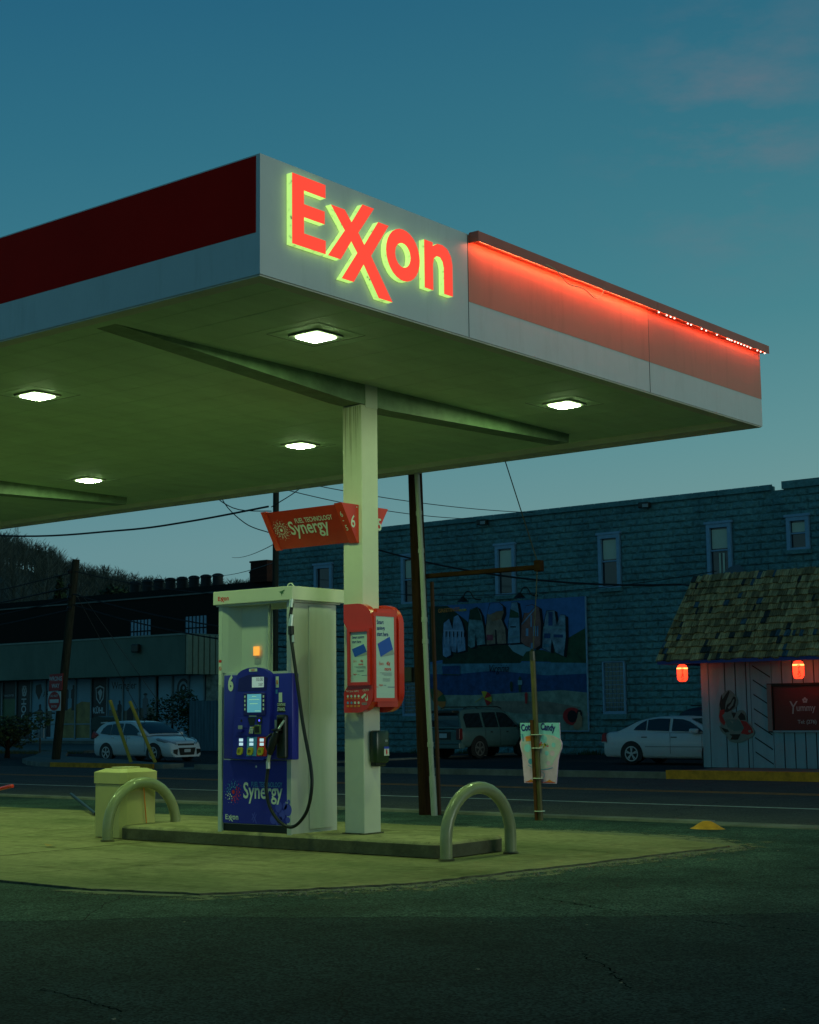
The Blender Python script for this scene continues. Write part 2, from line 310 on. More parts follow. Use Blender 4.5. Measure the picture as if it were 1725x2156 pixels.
# brand-style wordmark outlines (baseline 0.07, x-height 0.48, cap 0.61)
W_E = [(.06, .61), (.43, .61), (.43, .505), (.19, .505), (.19, .40), (.42, .40), (.42, .30), (.19, .30), (.19, .175), (.43, .175), (.43, .07), (.06, .07)]
W_XX = [(.49, .475), (.65, .475), (.73, .395), (.86, .57), (1.00, .57), (.81, .33), (.88, .25), (1.05, .475), (1.18, .475), (.96, .18), (1.22, -.14), (1.05, -.14), (.87, .09), (.75, -.075), (.61, -.075), (.795, .165), (.725, .24), (.60, .07), (.455, .07), (.65, .31)]
def ell(cx, cy, rx, ry, n=28): return [(cx + rx * math.cos(2 * math.pi * i / n), cy + ry * math.sin(2 * math.pi * i / n)) for i in range(n)]
W_OO, W_OI = ell(1.36, .277, .215, .213), ell(1.357, .275, .098, .100)
W_N = [(1.635, .475), (1.75, .475), (1.75, .445), (1.81, .477), (1.88, .482), (1.945, .462), (1.995, .41), (2.015, .34), (2.015, .07), (1.895, .07), (1.895, .29), (1.88, .34), (1.845, .37), (1.80, .37), (1.765, .345), (1.75, .29), (1.75, .07), (1.635, .07)]
def wordmark(mb, F, a, b, k, m, n=0.003):
    T = lambda P: [(a + x * k, b + y * k) for x, y in P]
    mb.poly(F, T(W_E), m, n).poly(F, T(W_XX), m, n).poly(F, T(W_N), m, n).ring(F, T(W_OO), T(W_OI), n, n, m, sides=False)
def burst(mb, F, a, b, k, mc, mo=None, n=0.003):
    mb.disc(F, a, b, 0.16 * k, mc if not mo else mo[1], n, 12)
    for ring_, (rr, cnt, sz) in enumerate([(.40, 12, .075), (.55, 12, .05), (.68, 14, .07), (.84, 12, .045), (.97, 12, .028)]):
        for i in range(cnt):
            t = 2 * math.pi * (i + .5 * (ring_ % 2)) / cnt
            mm = mc
            if mo: mm = mo[1] if math.cos(t + .5) > .25 else (mo[0] if math.sin(t) > 0 else mc)
            mb.disc(F, a + rr * k * math.cos(t), b + rr * k * math.sin(t), sz * k, mm, n, 7)

# ================================================================== GROUND
CRACKS = [[(6.28, 8.42), (6.57, 8.06), (7.04, 7.69), (7.47, 6.95), (7.91, 6.37), (8.13, 6.0), (8.62, 5.34), (9.06, 4.81), (9.53, 4.3)], [(9.26, 6.37), (9.1, 5.91), (8.93, 5.52), (8.84, 4.96)], [(8.77, 4.76), (8.7, 4.43), (8.75, 4.21), (8.67, 3.87)], [(4.86, 6.18), (4.78, 5.76), (4.69, 5.39)], [(7.24, 4.64), (6.93, 4.28), (6.42, 3.84)]]
struct('ground', MB().box(-60, 900, -300, 900, -1.0, 0.0, LOTF), org=(0, 0, 0))
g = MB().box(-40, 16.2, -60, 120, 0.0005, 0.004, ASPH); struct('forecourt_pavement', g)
g = MB().box(16.35, 26.3, -120, 260, 0.001, 0.005, ROADM); struct('road', g)
mb = MB()
for y in range(-60, 200, 4): mb.box(19.11, 19.21, y, y + 4, 0.006, 0.009, LINEW)
struct('white_lane_marking', mb)
mb = MB()
for y in range(-60, 200, 4): mb.box(22.14, 22.24, y, y + 4, 0.006, 0.009, LINEY); mb.box(22.42, 22.50, y, y + 4, 0.006, 0.009, LINEY)
mb.box(16.50, 16.58, 11.5, 200, 0.006, 0.009, LINEY)
struct('yellow_lane_marking', mb)
# near gutter kerb: a low worn kerb between forecourt and road
mb = MB()
edge = [-60, 4, 6.5, 8.6, 9.2, 12, 16, 22, 40, 120]
for i in range(len(edge) - 1):
    x0 = 16.12 if edge[i] > 8 else 15.95
    mb.box(x0, 16.35, edge[i] + .004, edge[i + 1], 0.002, 0.035 if edge[i] > 8 else 0.02, KERB)
struct('near_kerb', mb)
ASPN = asphalt('new_asphalt_falloff', (0.009, 0.020, 0.021), (0.050, 0.088, 0.082), 0.4)  # newer lay; its dark tone also carries the lamp light's falloff
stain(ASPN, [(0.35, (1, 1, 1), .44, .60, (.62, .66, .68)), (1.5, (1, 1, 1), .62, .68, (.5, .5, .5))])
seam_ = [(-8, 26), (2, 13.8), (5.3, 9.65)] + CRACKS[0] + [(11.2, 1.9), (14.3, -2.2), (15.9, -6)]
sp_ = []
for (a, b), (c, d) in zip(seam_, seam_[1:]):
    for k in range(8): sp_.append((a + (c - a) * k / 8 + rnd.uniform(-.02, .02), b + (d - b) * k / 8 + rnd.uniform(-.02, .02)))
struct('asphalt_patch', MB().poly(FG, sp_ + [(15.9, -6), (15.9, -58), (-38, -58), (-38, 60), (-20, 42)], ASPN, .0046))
# concrete apron with broken edge
pts = []
def jag(a, b, n, amp):
    for i in range(n):
        t = i / n; pts.append((a[0] + (b[0] - a[0]) * t + rnd.uniform(-amp, amp), a[1] + (b[1] - a[1]) * t + rnd.uniform(-amp, amp)))
jag((7.74, 60), (7.76, 9.3), 60, .012); jag((7.76, 9.3), (8.0, 8.4), 8, .02); jag((8.0, 8.4), (9.3, 7.5), 16, .05); jag((9.3, 7.5), (13.5, 6.95), 40, .03); jag((13.5, 6.95), (14.05, 8.0), 10, .05); jag((14.05, 8.0), (14.15, 9.8), 10, .04); jag((14.15, 9.8), (13.6, 60), 30, .02)
struct('concrete_apron', MB().prism(FG, pts, 0.0, 0.022, APRON, mat('apron_edge', (.13, .125, .08), .95, var=.4, vscale=9)))
mb = MB()
for y in (12.2, 17.6): mb.box(7.9, 13.9, y, y + .012, .022, .0235, mat('joint_dark', (0.03, 0.03, 0.02), .9, var=0))
mb.box(7.9, 10.9, 15.4, 15.41, .022, .0235, MATS['joint_dark'])
tag(mb.build('apron_joint'), kind='structure')
# dusty fringe where the broken concrete meets the asphalt
def fringe(off, thr):
    M = mat('dust_%d' % int(thr * 100), (0.19, 0.19, 0.12), 1.0, var=.2, vscale=8); t = M.node_tree; b_ = t.nodes['Principled BSDF']; c = t.nodes.new('ShaderNodeTexCoord'); n = t.nodes.new('ShaderNodeTexNoise'); n.inputs['Scale'].default_value = 3.2; n.inputs['Detail'].default_value = 12; n.inputs['Roughness'].default_value = .78; t.links.new(c.outputs['Object'], n.inputs['Vector'])
    r = t.nodes.new('ShaderNodeMapRange'); r.inputs[1].default_value = thr; r.inputs[2].default_value = thr + .10; t.links.new(n.outputs['Fac'], r.inputs[0]); t.links.new(r.outputs[0], b_.inputs['Alpha'])
    return M
for off, thr, zz in ((.60, .55, .0050), (.30, .46, .0062), (.12, .36, .0074)):
    P = [(7.60, 9.6), (7.76 - off * .5, 9.0), (8.0 - off * .8, 8.4 - off * .7), (9.3 - off * .3, 7.5 - off), (11.5, 7.22 - off * 1.1), (13.5 + off * .6, 6.95 - off), (14.1 + off, 7.4), (14.4 + off, 8.6), (14.2 + off * .6, 12), (13.9, 12), (13.9, 8), (12, 7.6), (9, 8.2), (8, 9.2)]
    tag(MB().poly(FG, P, fringe(off, thr), zz).build('dust_fringe'), kind='stuff', label='dusty gravel fringe round the concrete slab', cat='dust')
mb = MB(); TAR = mat('tar_crack', (.006, .008, .008), 1.0, var=0, spec=0)
for L_ in CRACKS:
    P = []
    for (a, b), (c, d) in zip(L_, L_[1:]):
        for k in range(14): f_ = k / 14; P.append(Vector((a + (c - a) * f_ + rnd.gauss(0, .012), b + (d - b) * f_ + rnd.gauss(0, .012), 0)))
    for p, q in zip(P, P[1:]):
        d_ = (q - p).normalized(); n_ = Vector((-d_.y, d_.x, 0)) * rnd.uniform(.002, .006); mb.add([p + n_ + Vector((0, 0, .0056)), q + n_ + Vector((0, 0, .0056)), q - n_ + Vector((0, 0, .0056)), p - n_ + Vector((0, 0, .0056))], [(0, 1, 2, 3)], TAR)
tag(mb.build('pavement_crack'), kind='structure')
# thin gravel crumbs along the broken apron edge
mb = MB(); CR = mat('crumb', (0.22, 0.21, 0.15), .9, var=0)
for i in range(900):
    t = rnd.random(); x = 8.2 + t * 5.4; y = 8.3 - min(1, (x - 8) / 1.3) * .8 - max(0, x - 9.3) * .13 + rnd.gauss(-.05, .13); s_ = rnd.uniform(.004, .016)
    mb.box(x, x + s_ * 1.5, y, y + s_, .003, .004 + s_ * .6 + (0.028 if False else 0), CR)
for i in range(60):
    x = rnd.uniform(4, 15); y = rnd.uniform(0, 8); s_ = rnd.uniform(.005, .014); mb.box(x, x + s_ * 1.5, y, y + s_, .003, .004 + s_ * .5, CR)
tag(mb.build('gravel'), kind='stuff', label='loose gravel crumbs scattered on dark asphalt', cat='gravel')
# far kerb & pavements
mb = MB(); mb.box(26.32, 26.50, 14.85, 27.8, 0.001, 0.13, KERB); mb.box(26.50, 27.2, 14.85, 27.8, .001, .10, PAVE); mb.box(26.32, 27.2, 27.8, 28.6, .001, .03, KERB); struct('far_kerb', mb)
mb = MB(); mb.box(26.22, 26.45, -30, 14.8, 0.001, 0.17, KERBY); mb.box(26.45, 28.5, -30, 14.8, 0.001, 0.14, PAVE); struct('yellow_kerb', mb)
isl = [(26.3, 28.9), (26.3, 33.7), (26.9, 35.0), (28.4, 37.2), (31.2, 40.2), (34.5, 44.2), (34.9, 43.2), (30.6, 38.0), (28.9, 33.5), (27.4, 30.6), (27.0, 28.9)]
struct('traffic_island', MB().prism(FG, isl, 0.001, 0.12, PAVE, KERB))
struct('island_kerb_paint', MB().box(26.24, 26.29, 29.2, 33.2, 0.002, 0.125, KERBY))
mb = MB().box(36.5, 46, 44.3, 110, 0.001, 0.10, PAVE); struct('store_pavement', mb)
mb = MB(); GR = mat('dry_grass', (0.12, 0.11, 0.05), 1, var=0.4, vscale=4)
for i in range(5200):
    x = rnd.uniform(35.0, 36.5); y = rnd.uniform(44.0, 80); h = rnd.uniform(.03, .13); a = rnd.random() * 6.28; dx, dy = math.cos(a) * .02, math.sin(a) * .02
    mb.add([(x - dx, y - dy, 0), (x + dx, y + dy, 0), (x + rnd.uniform(-.03, .03), y + rnd.uniform(-.03, .03), h)], [(0, 1, 2)], GR)
tag(mb.build('grass_verge'), kind='stuff', label='strip of dry grass below the storefront', cat='grass')
struct('lot_kerb', MB().box(27.3, 40, 27.6, 27.9, .001, .05, KERB))

# ================================================================== CANOPY
CX0, CX1, CY0, CY1, CZ0, CZ1 = 7.78, 15.85, 7.57, 32.0, 4.45, 5.345
cano = thing('canopy', 'large white and red forecourt canopy over the fuel pump', 'canopy', (11.4, 9.74, 0))
def fascia(name, mb): return mb.build(name, cano)
t_ = 0.08
mb = MB(); mb.box(CX0, CX1, CY0, CY0 + t_, CZ0, CZ1, FASCW)
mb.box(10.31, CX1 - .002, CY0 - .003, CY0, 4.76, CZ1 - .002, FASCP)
SEAM = mat('seam', (0.05, 0.06, 0.06), .7, var=0)
for x in (10.305, 13.345): mb.box(x, x + .004, CY0 - .004, CY0 + .01, CZ0 + .002, CZ1 - .003, SEAM)
fascia('front_fascia', mb)
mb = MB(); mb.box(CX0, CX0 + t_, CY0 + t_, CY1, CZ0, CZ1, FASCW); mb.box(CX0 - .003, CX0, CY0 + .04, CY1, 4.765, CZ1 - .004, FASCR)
for y in (10.75, 13.9, 17.1, 20.3): mb.box(CX0 - .004, CX0 + .01, y, y + .005, CZ0 + .002, CZ1 - .003, SEAM)
fascia('side_fascia', mb)
fascia('back_fascia', MB().box(CX1 - t_, CX1, CY0 + t_, CY1, CZ0, CZ1, DIRTYW))
fascia('far_fascia', MB().box(CX0, CX1, CY1, CY1 + t_, CZ0, CZ1, DIRTYW))
# soffit deck, recessed behind a lipped trim
SZ = 4.505
mb = MB(); mb.box(CX0 + t_, CX1 - t_, CY0 + t_, CY1, SZ, SZ + .04, SOFFIT)
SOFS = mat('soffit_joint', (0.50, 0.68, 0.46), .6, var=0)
for i in range(1, 19): mb.box(CX0 + t_ + .02 + i * .42, CX0 + t_ + .024 + i * .42, CY0 + t_ + .1, CY1 - .1, SZ - .0015, SZ - .0003, SOFS)
fascia('soffit', mb)
mb = MB(); 
mb.box(CX0 + .01, CX1 - .01, CY0 + .012, CY0 + .14, CZ0 - .012, CZ0 - .001, DIRTYW); mb.box(CX0 + .01, CX0 + .14, CY0 + .14, CY1, CZ0 - .012, CZ0 - .001, DIRTYW); mb.box(CX1 - .14, CX1 - .01, CY0 + .14, CY1, CZ0 - .012, CZ0 - .001, DIRTYW)
mb.box(CX0 + .135, CX0 + .14, CY0 + .14, CY1, CZ0, SZ, DIRTYW); mb.box(CX1 - .30, CX1 - .14, CY0 + .14, CY1, CZ0 - .008, CZ0, DIRTYW); mb.box(CX1 - .31, CX1 - .30, CY0 + .14, CY1, CZ0 - .008, SZ, DIRTYW)
mb.box(CX0 + .14, CX1 - .31, CY0 + .135, CY0 + .14, CZ0, SZ, DIRTYW)
fascia('eave_trim', mb)
mb = MB(); mb.box(CX0 + .002, CX1 - .002, CY0 + .002, CY1 + t_ - .002, CZ1 + .0005, CZ1 + .008, FASCW); fascia('roof_deck', mb)
# tapered girders
GIRD = mat('girder_paint', (0.22, 0.32, 0.20), .5, var=.25, vscale=3, bump=.15, bscale=14)
for y, nm in ((9.62, 0), (17.35, 1), (25.1, 2)):
    P = [(8.19, SZ), (11.1, 4.31), (11.75, 4.30), (15.02, 4.40), (15.04, SZ)]
    mb = MB().prism(FY(y), P, -.24, 0, GIRD)
    fascia('girder', mb)
# column
mb = MB(); mb.rbox(FG, 11.30, 11.545, 9.617, 9.862, .15, 4.30, .006, mat('column_paint', (0.66, 0.64, 0.50), .45, var=.06, vscale=2, bump=.05), 1)
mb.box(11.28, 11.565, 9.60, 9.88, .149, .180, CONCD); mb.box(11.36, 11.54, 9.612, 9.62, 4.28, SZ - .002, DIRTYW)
col_ = fascia('column', mb)
ST = mat('rust_stain', (0.36, 0.34, 0.20), .8, var=.5, vscale=6, stretch=(5, 5, .6))
mb = MB()
for a, z in ((.01, .35), (.03, .62), (.05, .3), (.085, .5), (.10, .8), (.14, .4), (.165, .6), (.19, .28), (.22, .15)): mb.add([FX(11.30, 9.86).p(a, 4.29, .0015), FX(11.30, 9.86).p(a + .014, 4.29, .0015), FX(11.30, 9.86).p(a + .008, 4.29 - z, .0015)], [(0, 2, 1)], ST)
mb.build('rust_streak', col_, org=WL[cano.name])
for yy in (9.74 + 8.6,):
    fascia('column', MB().box(11.30, 11.545, yy - .12, yy + .12, .0, 4.30, MATS['column_paint']))
# red light ledge with the LED strip
mb = MB(); LX0 = 10.33
LEDGEM = mat('ledge_dull_red', (0.52, 0.13, 0.085), .4, var=.08)  # duller red than the side fascia band
mb.box(LX0, 13.37, CY0 - .094, CY0 - .004, 5.290, 5.365, LEDGEM); mb.box(13.375, 15.88, CY0 - .094, CY0 - .004, 5.290, 5.365, LEDGEM)
mb.box(LX0, 13.37, CY0 - .105, CY0 - .095, 5.275, 5.363, LEDGEM); mb.box(13.375, 15.88, CY0 - .105, CY0 - .095, 5.275, 5.363, LEDGEM)
mb.box(LX0 - .006, LX0, CY0 - .105, CY0 - .004, 5.275, 5.366, LEDGEM)
led = fascia('light_ledge', mb)
mb = MB(); mb.box(LX0 + .03, 13.35, CY0 - .093, CY0 - .087, 5.279, 5.285, LED); mb.build('led_strip', led, org=WL[cano.name])
for x in [13.42, 13.58, 13.66, 13.74, 14.02, 14.09, 14.32, 14.42, 14.66, 14.90, 14.95] + [15.0 + .075 * i for i in range(7)] + [15.62, 15.70, 15.80]:
    MB().box(x, x + .012, CY0 - .088, CY0 - .078, 5.266, 5.276, LEDD).build('bare_led', led, org=WL[cano.name])
mb = MB(); mb.box(13.38, 15.84, CY0 - .093, CY0 - .087, 5.279, 5.285, mat('led_weak', (0.9, 0.3, 0.2), .4, var=0, emit=(1.0, .14, .05), es=20)); mb.build('led_strip', led, org=WL[cano.name])
mb = MB(); mb.tube(cat_rom([(11.35, CY0 - .1, 5.30), (11.5, CY0 - .12, 5.27), (11.7, CY0 - .12, 5.19), (11.95, CY0 - .12, 5.20), (12.15, CY0 - .12, 5.15), (12.3, CY0 - .11, 5.22), (12.36, CY0 - .1, 5.30)]), .006, mat('loose_cable', (.6, .5, .3), .5, var=0), 6); mb.build('loose_cable', led, org=WL[cano.name])

# illuminated letters
LO = (8.0, 4.66); FL = FY(CY0 - .004, LO[0], LO[1])
sg = thing('letter_sign', 'glowing red Exxon letters with lime edges on the canopy front', 'sign', (9.05, CY0, 4.9))
for nm, P in (('E', W_E), ('XX', W_XX), ('N', W_N)):
    f = MB().poly(FL, P, LETF, .052).build('letter', sg)
    MB().prism(FL, P, -.003, .0515, LETS, front=False, back=False).poly(FL, P, SEAM, .0005).build('letter_edge', f, org=WL[sg.name])
f = MB().ring(FL, W_OO, W_OI, .052, .052, LETF, sides=False).build('letter', sg)
mb = MB(); 
mb.ring(FL, W_OO, W_OI, -.003, .0515, LETS, front=False); mb.ring(FL, W_OO, W_OI, .0005, .0005, SEAM, sides=False); mb.build('letter_edge', f, org=WL[sg.name])

# canopy lights
HOUS = mat('lamp_housing', (0.40, 0.42, 0.36), .5, var=.05)
spots = [(9.55, 8.63, 'the canopy corner above the lit letters'), (9.53, 12.36, 'the left picture edge, on the near row'), (13.46, 8.66, 'the far right canopy corner'), (13.42, 12.38, 'the column, on the back row'), (13.49, 16.35, 'the back canopy edge and the left picture edge'), (9.5, 16.3, ''), (9.5, 20.3, ''), (13.45, 20.3, '')]
LBL = ['square canopy light nearest the glowing letters', 'square canopy light on the near row at the left edge of the photo', 'square canopy light alone to the right of the column', 'square canopy light just left of the column top on the back row', 'square canopy light on the back row nearest the left edge', 'square canopy light on the near row beyond the photo', 'square canopy light at the far end of the near row', 'square canopy light at the far end of the back row']
proto = None
for i, (x, y, _) in enumerate(spots):
    if proto is None:
        t = thing('canopy_light', LBL[0], 'ceiling light', (x, y, SZ - .001), 'square lights under the canopy')
        F = Fr((x, y, SZ), (1, 0, 0), (0, -1, 0))   # normal down
        J = MATS['seam']
        mb = MB(); mb.fbox(F, .292, .299, -.292, .299, .0018, .004, J); mb.fbox(F, -.292, .292, -.299, -.292, .0018, .004, J); mb.fbox(F, -.292, .299, .292, .296, .0018, .003, SOFS); mb.fbox(F, -.296, -.292, -.292, .292, .0018, .003, SOFS)
        mb.fbox(F, -.291, .291, -.291, .291, .0018, .003, SOFFIT); mb.rbox(F, -.17, .17, -.17, .17, .0035, .020, .006, HOUS, 1); mb.build('housing', t)
        rr = []
        for q in range(4):
            for k in range(5):
                a = math.pi / 2 * q + k * math.pi / 8; cx_, cy_ = [(1, 1), (-1, 1), (-1, -1), (1, -1)][q]; rr.append((cx_ * .09 + .045 * math.cos(a), cy_ * .09 + .045 * math.sin(a)))
        mb = MB(); mb.prism(F, rr, .0205, .034, DIFR, DIFS, front=False, back=False); mb.ring(F, rr, [(a * .86, b * .86) for a, b in rr], .034, .034, DIFR, sides=False); mb.poly(F, [(a * .86, b * .86) for a, b in rr], DIFF, .034); mb.build('diffuser', t)
        proto = t
    else:
        t = tree_copy(proto); t.location = (x, y, SZ - .001); t['label'] = LBL[i]

# ================================================================== ISLAND
def rrect(x0, x1, y0, y1, r, n=6):
    out = []
    for cx_, cy_, a0 in ((x1 - r, y1 - r, 0), (x0 + r, y1 - r, 90), (x0 + r, y0 + r, 180), (x1 - r, y0 + r, 270)):
        for k in range(n + 1): a = R(a0 + 90 * k / n); out.append((cx_ + r * math.cos(a), cy_ + r * math.sin(a)))
    return out
mb = MB(); k = []
for off, z in ((0, .03), (0, .140), (.008, .154), (.022, .164), (.045, .168)):
    k.append([(x, y, z) for x, y in rrect(10.96 + off, 11.98 - off, 8.44 + off, 12.76 - off, .16)])
n = len(k[0])
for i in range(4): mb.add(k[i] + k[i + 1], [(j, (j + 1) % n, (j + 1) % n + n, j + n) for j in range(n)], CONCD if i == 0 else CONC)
mb.add(k[4], [list(range(n))], CONC)
o = mb.build('pump_island', org=(11.47, 10.5, 0), smooth=50); tag(o, 'low concrete island with rounded edge carrying pump and column', 'island')

# guard hoops
def hoop(x0, x1, y0, y1, h, label):
    t = thing('guard_hoop', label, 'bollard', ((x0 + x1) / 2, (y0 + y1) / 2, .03), 'steel guard hoops at the island ends')
    a, b = Vector((x0, y0, .03)), Vector((x1, y1, .03)); r = (b - a).length / 2; c = (a + b) / 2; d = (b - a).normalized(); P = [a, a + Vector((0, 0, (h - r) * .5))]
    for i in range(17):
        th = math.pi * i / 16; P.append(c - d * r * math.cos(th) + Vector((0, 0, h - r * 1.02 + r * math.sin(th))))
    P += [b + Vector((0, 0, (h - r) * .5)), b]
    MB().tube(P, .055, HOOPM, 16).build('hoop_pipe', t, smooth=60)
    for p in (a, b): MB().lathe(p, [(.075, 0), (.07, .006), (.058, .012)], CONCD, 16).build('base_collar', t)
hoop(10.90, 11.77, 8.345, 8.27, .61, 'steel guard hoop at the near right end of the island')
hoop(10.73, 11.66, 12.62, 12.60, .585, 'steel guard hoop in front of the beige waste bin')

# waste bin
t = thing('waste_bin', 'beige octagonal waste bin with lid behind the left hoop', 'waste bin', (11.27, 12.97, .03))
def octo(x0, x1, y0, y1, c): return [(x0 + c, y0), (x1 - c, y0), (x1, y0 + c), (x1, y1 - c), (x1 - c, y1), (x0 + c, y1), (x0, y1 - c), (x0, y0 + c)]
BX0, BX1, BY0, BY1 = 11.02, 11.52, 12.72, 13.22
MB().prism(FG, octo(BX0, BX1, BY0, BY1, .055), .03, .585, BINM).build('body', t)
mb = MB(); o1 = octo(BX0 - .012, BX1 + .012, BY0 - .012, BY1 + .012, .055); o2 = octo(BX0 + .07, BX1 - .07, BY0 + .07, BY1 - .07, .05)
mb.prism(FG, o1, .592, .71, BINM, front=False); V = [(x, y, .71) for x, y in o1] + [(x, y, .745) for x, y in o2]
mb.add(V, [(j, (j + 1) % 8, (j + 1) % 8 + 8, j + 8) for j in range(8)], BINM); mb.prism(FG, [(x, y) for x, y in octo(BX0 + .12, BX1 - .12, BY0 + .12, BY1 - .12, .05)], .7455, .76, BINM); mb.add(V[8:], [list(range(8))], BINM); mb.build('lid', t)
MB().prism(FG, octo(BX0 + .02, BX1 - .02, BY0 + .02, BY1 - .02, .055), .585, .592, BLACKP).build('rim_gap', t)
MB().tube([(11.34, 12.694, .05), (11.28, 12.694, .58)], .006, PRO, 8).build('orange_strap', t)

# squeegee pole lying/leaning and the red stick
o = MB().tube([(13.35, 15.95, .05), (15.1, 18.6, .16)], .022, BLACKP, 8).build('black_rod', org=(14.2, 17.2, .05)); tag(o, 'short black rod slanting up from the slab left of the waste bin', 'rod')
o = MB().tube([(11.9, 16.8, .30), (11.95, 15.85, .47)], .022, RED, 8).lathe((11.95, 15.85, .47), [(.026, -.02), (.03, 0), (.02, .02)], RED, 10).build('red_rod', org=(11.9, 16.4, .3)); tag(o, 'red rod end poking in from the left edge above the slab', 'rod')
# leaf / litter
o = MB().add([(9.9, 12.55, .036), (10.0, 12.50, .05), (10.02, 12.6, .036), (9.95, 12.66, .055)], [(0, 1, 2, 3)], mat('dry_leaf', (.35, .22, .05), .8, var=.2)).build('dry_leaf', org=(9.95, 12.58, .03)); tag(o, 'dry tan leaf on the slab left of the island', 'leaf')

# ================================================================== FUEL PUMP
pz = .15
pump = thing('fuel_pump', 'blue and grey fuel pump number 6 on the concrete island', 'fuel pump', (11.30, 10.75, pz))
PX, PX1, PY0, PY1 = 10.975, 11.635, 10.257, 11.25
PG = mat('pump_grey', (0.50, 0.54, 0.47), .4, var=.06, vscale=2, stretch=(1, 1, .3))
PSIDE = mat('pump_side_steel', (0.50, 0.50, 0.45), .38, metal=.15, var=.20, vscale=1.5, stretch=(1, 1, .15))
PGR = mat('pump_green_tint', (0.34, 0.50, 0.40), .5, var=.05)
mb = MB(); mb.box(PX + .03, PX1 - .03, PY0 + .02, PY1 - .02, pz, .24, BLACKP); mb.build('base', pump)
mb = MB(); mb.box(PX + .02, PX1 - .02, PY0 + .07, PY1 - .05, .24, 1.72, PG); mb.build('cabinet', pump)
mb = MB(); mb.box(PX, PX1, PY0, PY0 + .055, pz, 2.40, PSIDE)
mb.rbox(FY(PY0), PX + .25, PX1 - .08, .20, 2.36, -.001, .012, .004, PSIDE, 1); mb.build('side_panel', pump)
mb = MB(); mb.box(PX, PX1, PY1 - .05, PY1, pz, 2.40, PG); mb.build('side_panel', pump)
# upper tower with a dished front
TY0, TY1 = 10.58, PY1 - .05
mb = MB(); z0, z1 = 1.72, 2.40
prof = [(TY1, PX + .002), (TY1 - .06, PX + .03), (TY1 - .16, PX + .12), (TY0 + .10, PX + .12), (TY0 + .03, PX + .05), (TY0, PX + .02), (TY0, PX + .05), (TY0 + .53, PX1 - .02), (TY1, PX1 - .02)]
mb.prism(FG, [(x, y) for y, x in prof], z0, z1, PG); tw = mb.build('upper_tower', pump)
FT = FX(PX + .12)
MB().rect(FT, -10.86, -10.775, 1.885, 1.975, AMBER, .022).build('amber_lamp', tw, org=WL[pump.name])
MB().rect(FT, -10.86, -10.775, 1.80, 1.855, PRG, .004).build('sticker', tw, org=WL[pump.name])
mb = MB(); FS = FX(PX); mb.rect(FS, -11.243, -11.205, 1.60, 1.85, PRW, .002).rect(FS, -11.243, -11.205, 1.825, 1.85, PRR, .0035).ring(FS, ell(-11.224, 1.765, .017, .02, 14), ell(-11.224, 1.765, .012, .015, 14), .0035, .0035, PRR, sides=False).poly(FS, [(-11.236, 1.776), (-11.232, 1.78), (-11.212, 1.754), (-11.216, 1.75)], PRR, .0036); mb.build('warning_label', pump)
# top cap
mb = MB(); mb.rbox(FG, PX - .045, PX1 + .06, PY0 - .06, PY1 + .04, 2.40, 2.535, .006, mat('cap_paint', (0.60, 0.60, 0.48), .4, var=.04), 1)
mb.box(PX - .02, PX1 + .03, PY0 - .03, PY1 + .015, 2.385, 2.401, PG); cap = mb.build('top_cap', pump)
mb = MB(); FC = FX(PX - .045); wordmark(mb, FC, -11.22, 2.435, .078, PRR, .002); mb.build('wordmark', cap, org=WL[pump.name])
mb = MB()  # leaping big cat silhouette
cat_ = [(-.09, .02), (-.055, .012), (-.04, .018), (-.01, .02), (.02, .028), (.045, .035), (.05, .03), (.045, .018), (.03, .015), (.02, .0), (.028, -.018), (.012, -.01), (.005, -.008), (-.002, -.03), (-.01, -.045), (-.012, -.02), (-.03, .0), (-.045, .006)]
mb.poly(FC, [(-10.33 + x * .7, 2.475 + y * .8) for x, y in cat_], mat('cat_print', (.04, .14, .06), .5, var=0), .002); mb.build('cat_emblem', cap, org=WL[pump.name])
MB().tube(cat_rom([(11.0, 10.33, 2.53), (11.0, 10.31, 2.56), (11.0, 10.27, 2.565), (11.0, 10.24, 2.535)], 4), .006, PRW, 6).build('lifting_loop', cap, org=WL[pump.name])
# lower blue door
mb = MB(); FD = FX(PX + .02); mb.rbox(FX(PX + .02), -11.185, -10.265, .245, .86, .0, .018, .004, BLUE, 1); door = mb.build('lower_door', pump)
FD = FX(PX + .002)
DG = lambda nm, mb_: mb_.build(nm, door, org=WL[pump.name])
DG('lettering', MB().text(FD, 'FUEL TECHNOLOGY', -10.79, .607, .066, LBLUE, .003, bold=.018, sx=.68)); DG('lettering', MB().text(FD, 'Synergy', -10.90, .495, .215, PRW, .003, bold=.016, sx=.78)); DG('trademark', MB().text(FD, 'TM', -10.335, .45, .03, PRW, .003))
mb = MB(); burst(mb, FD, -11.035, .55, .125, PRW, (LBLUE, PRR)); DG('dot_emblem', mb); mb = MB(); wordmark(mb, FD, -11.15, .275, .092, PRW, .003); DG('wordmark', mb)
mb = MB(); mb.poly(FD, [(-10.78 + x * .1 - .05, .275 + y * .15) for x, y in W_XX], PALEB, .003); DG('cross_emblem', mb)
mb = MB()
for a, b, r in ((-10.42, .42, .045), (-10.34, .43, .028), (-10.30, .395, .05), (-10.375, .345, .04), (-10.46, .345, .022), (-10.49, .30, .045), (-10.41, .295, .038), (-10.29, .47, .02), (-10.30, .30, .03), (-10.44, .265, .02)): mb.disc(FD, a, b, r, PALEB, .0025, 18, ry=r * 1.2 if b > .32 else None)
DG('bubble_print', mb)
MB().disc(FD, -10.72, .80, .012, SILVER, .004, 12).build('lock', door, org=WL[pump.name])
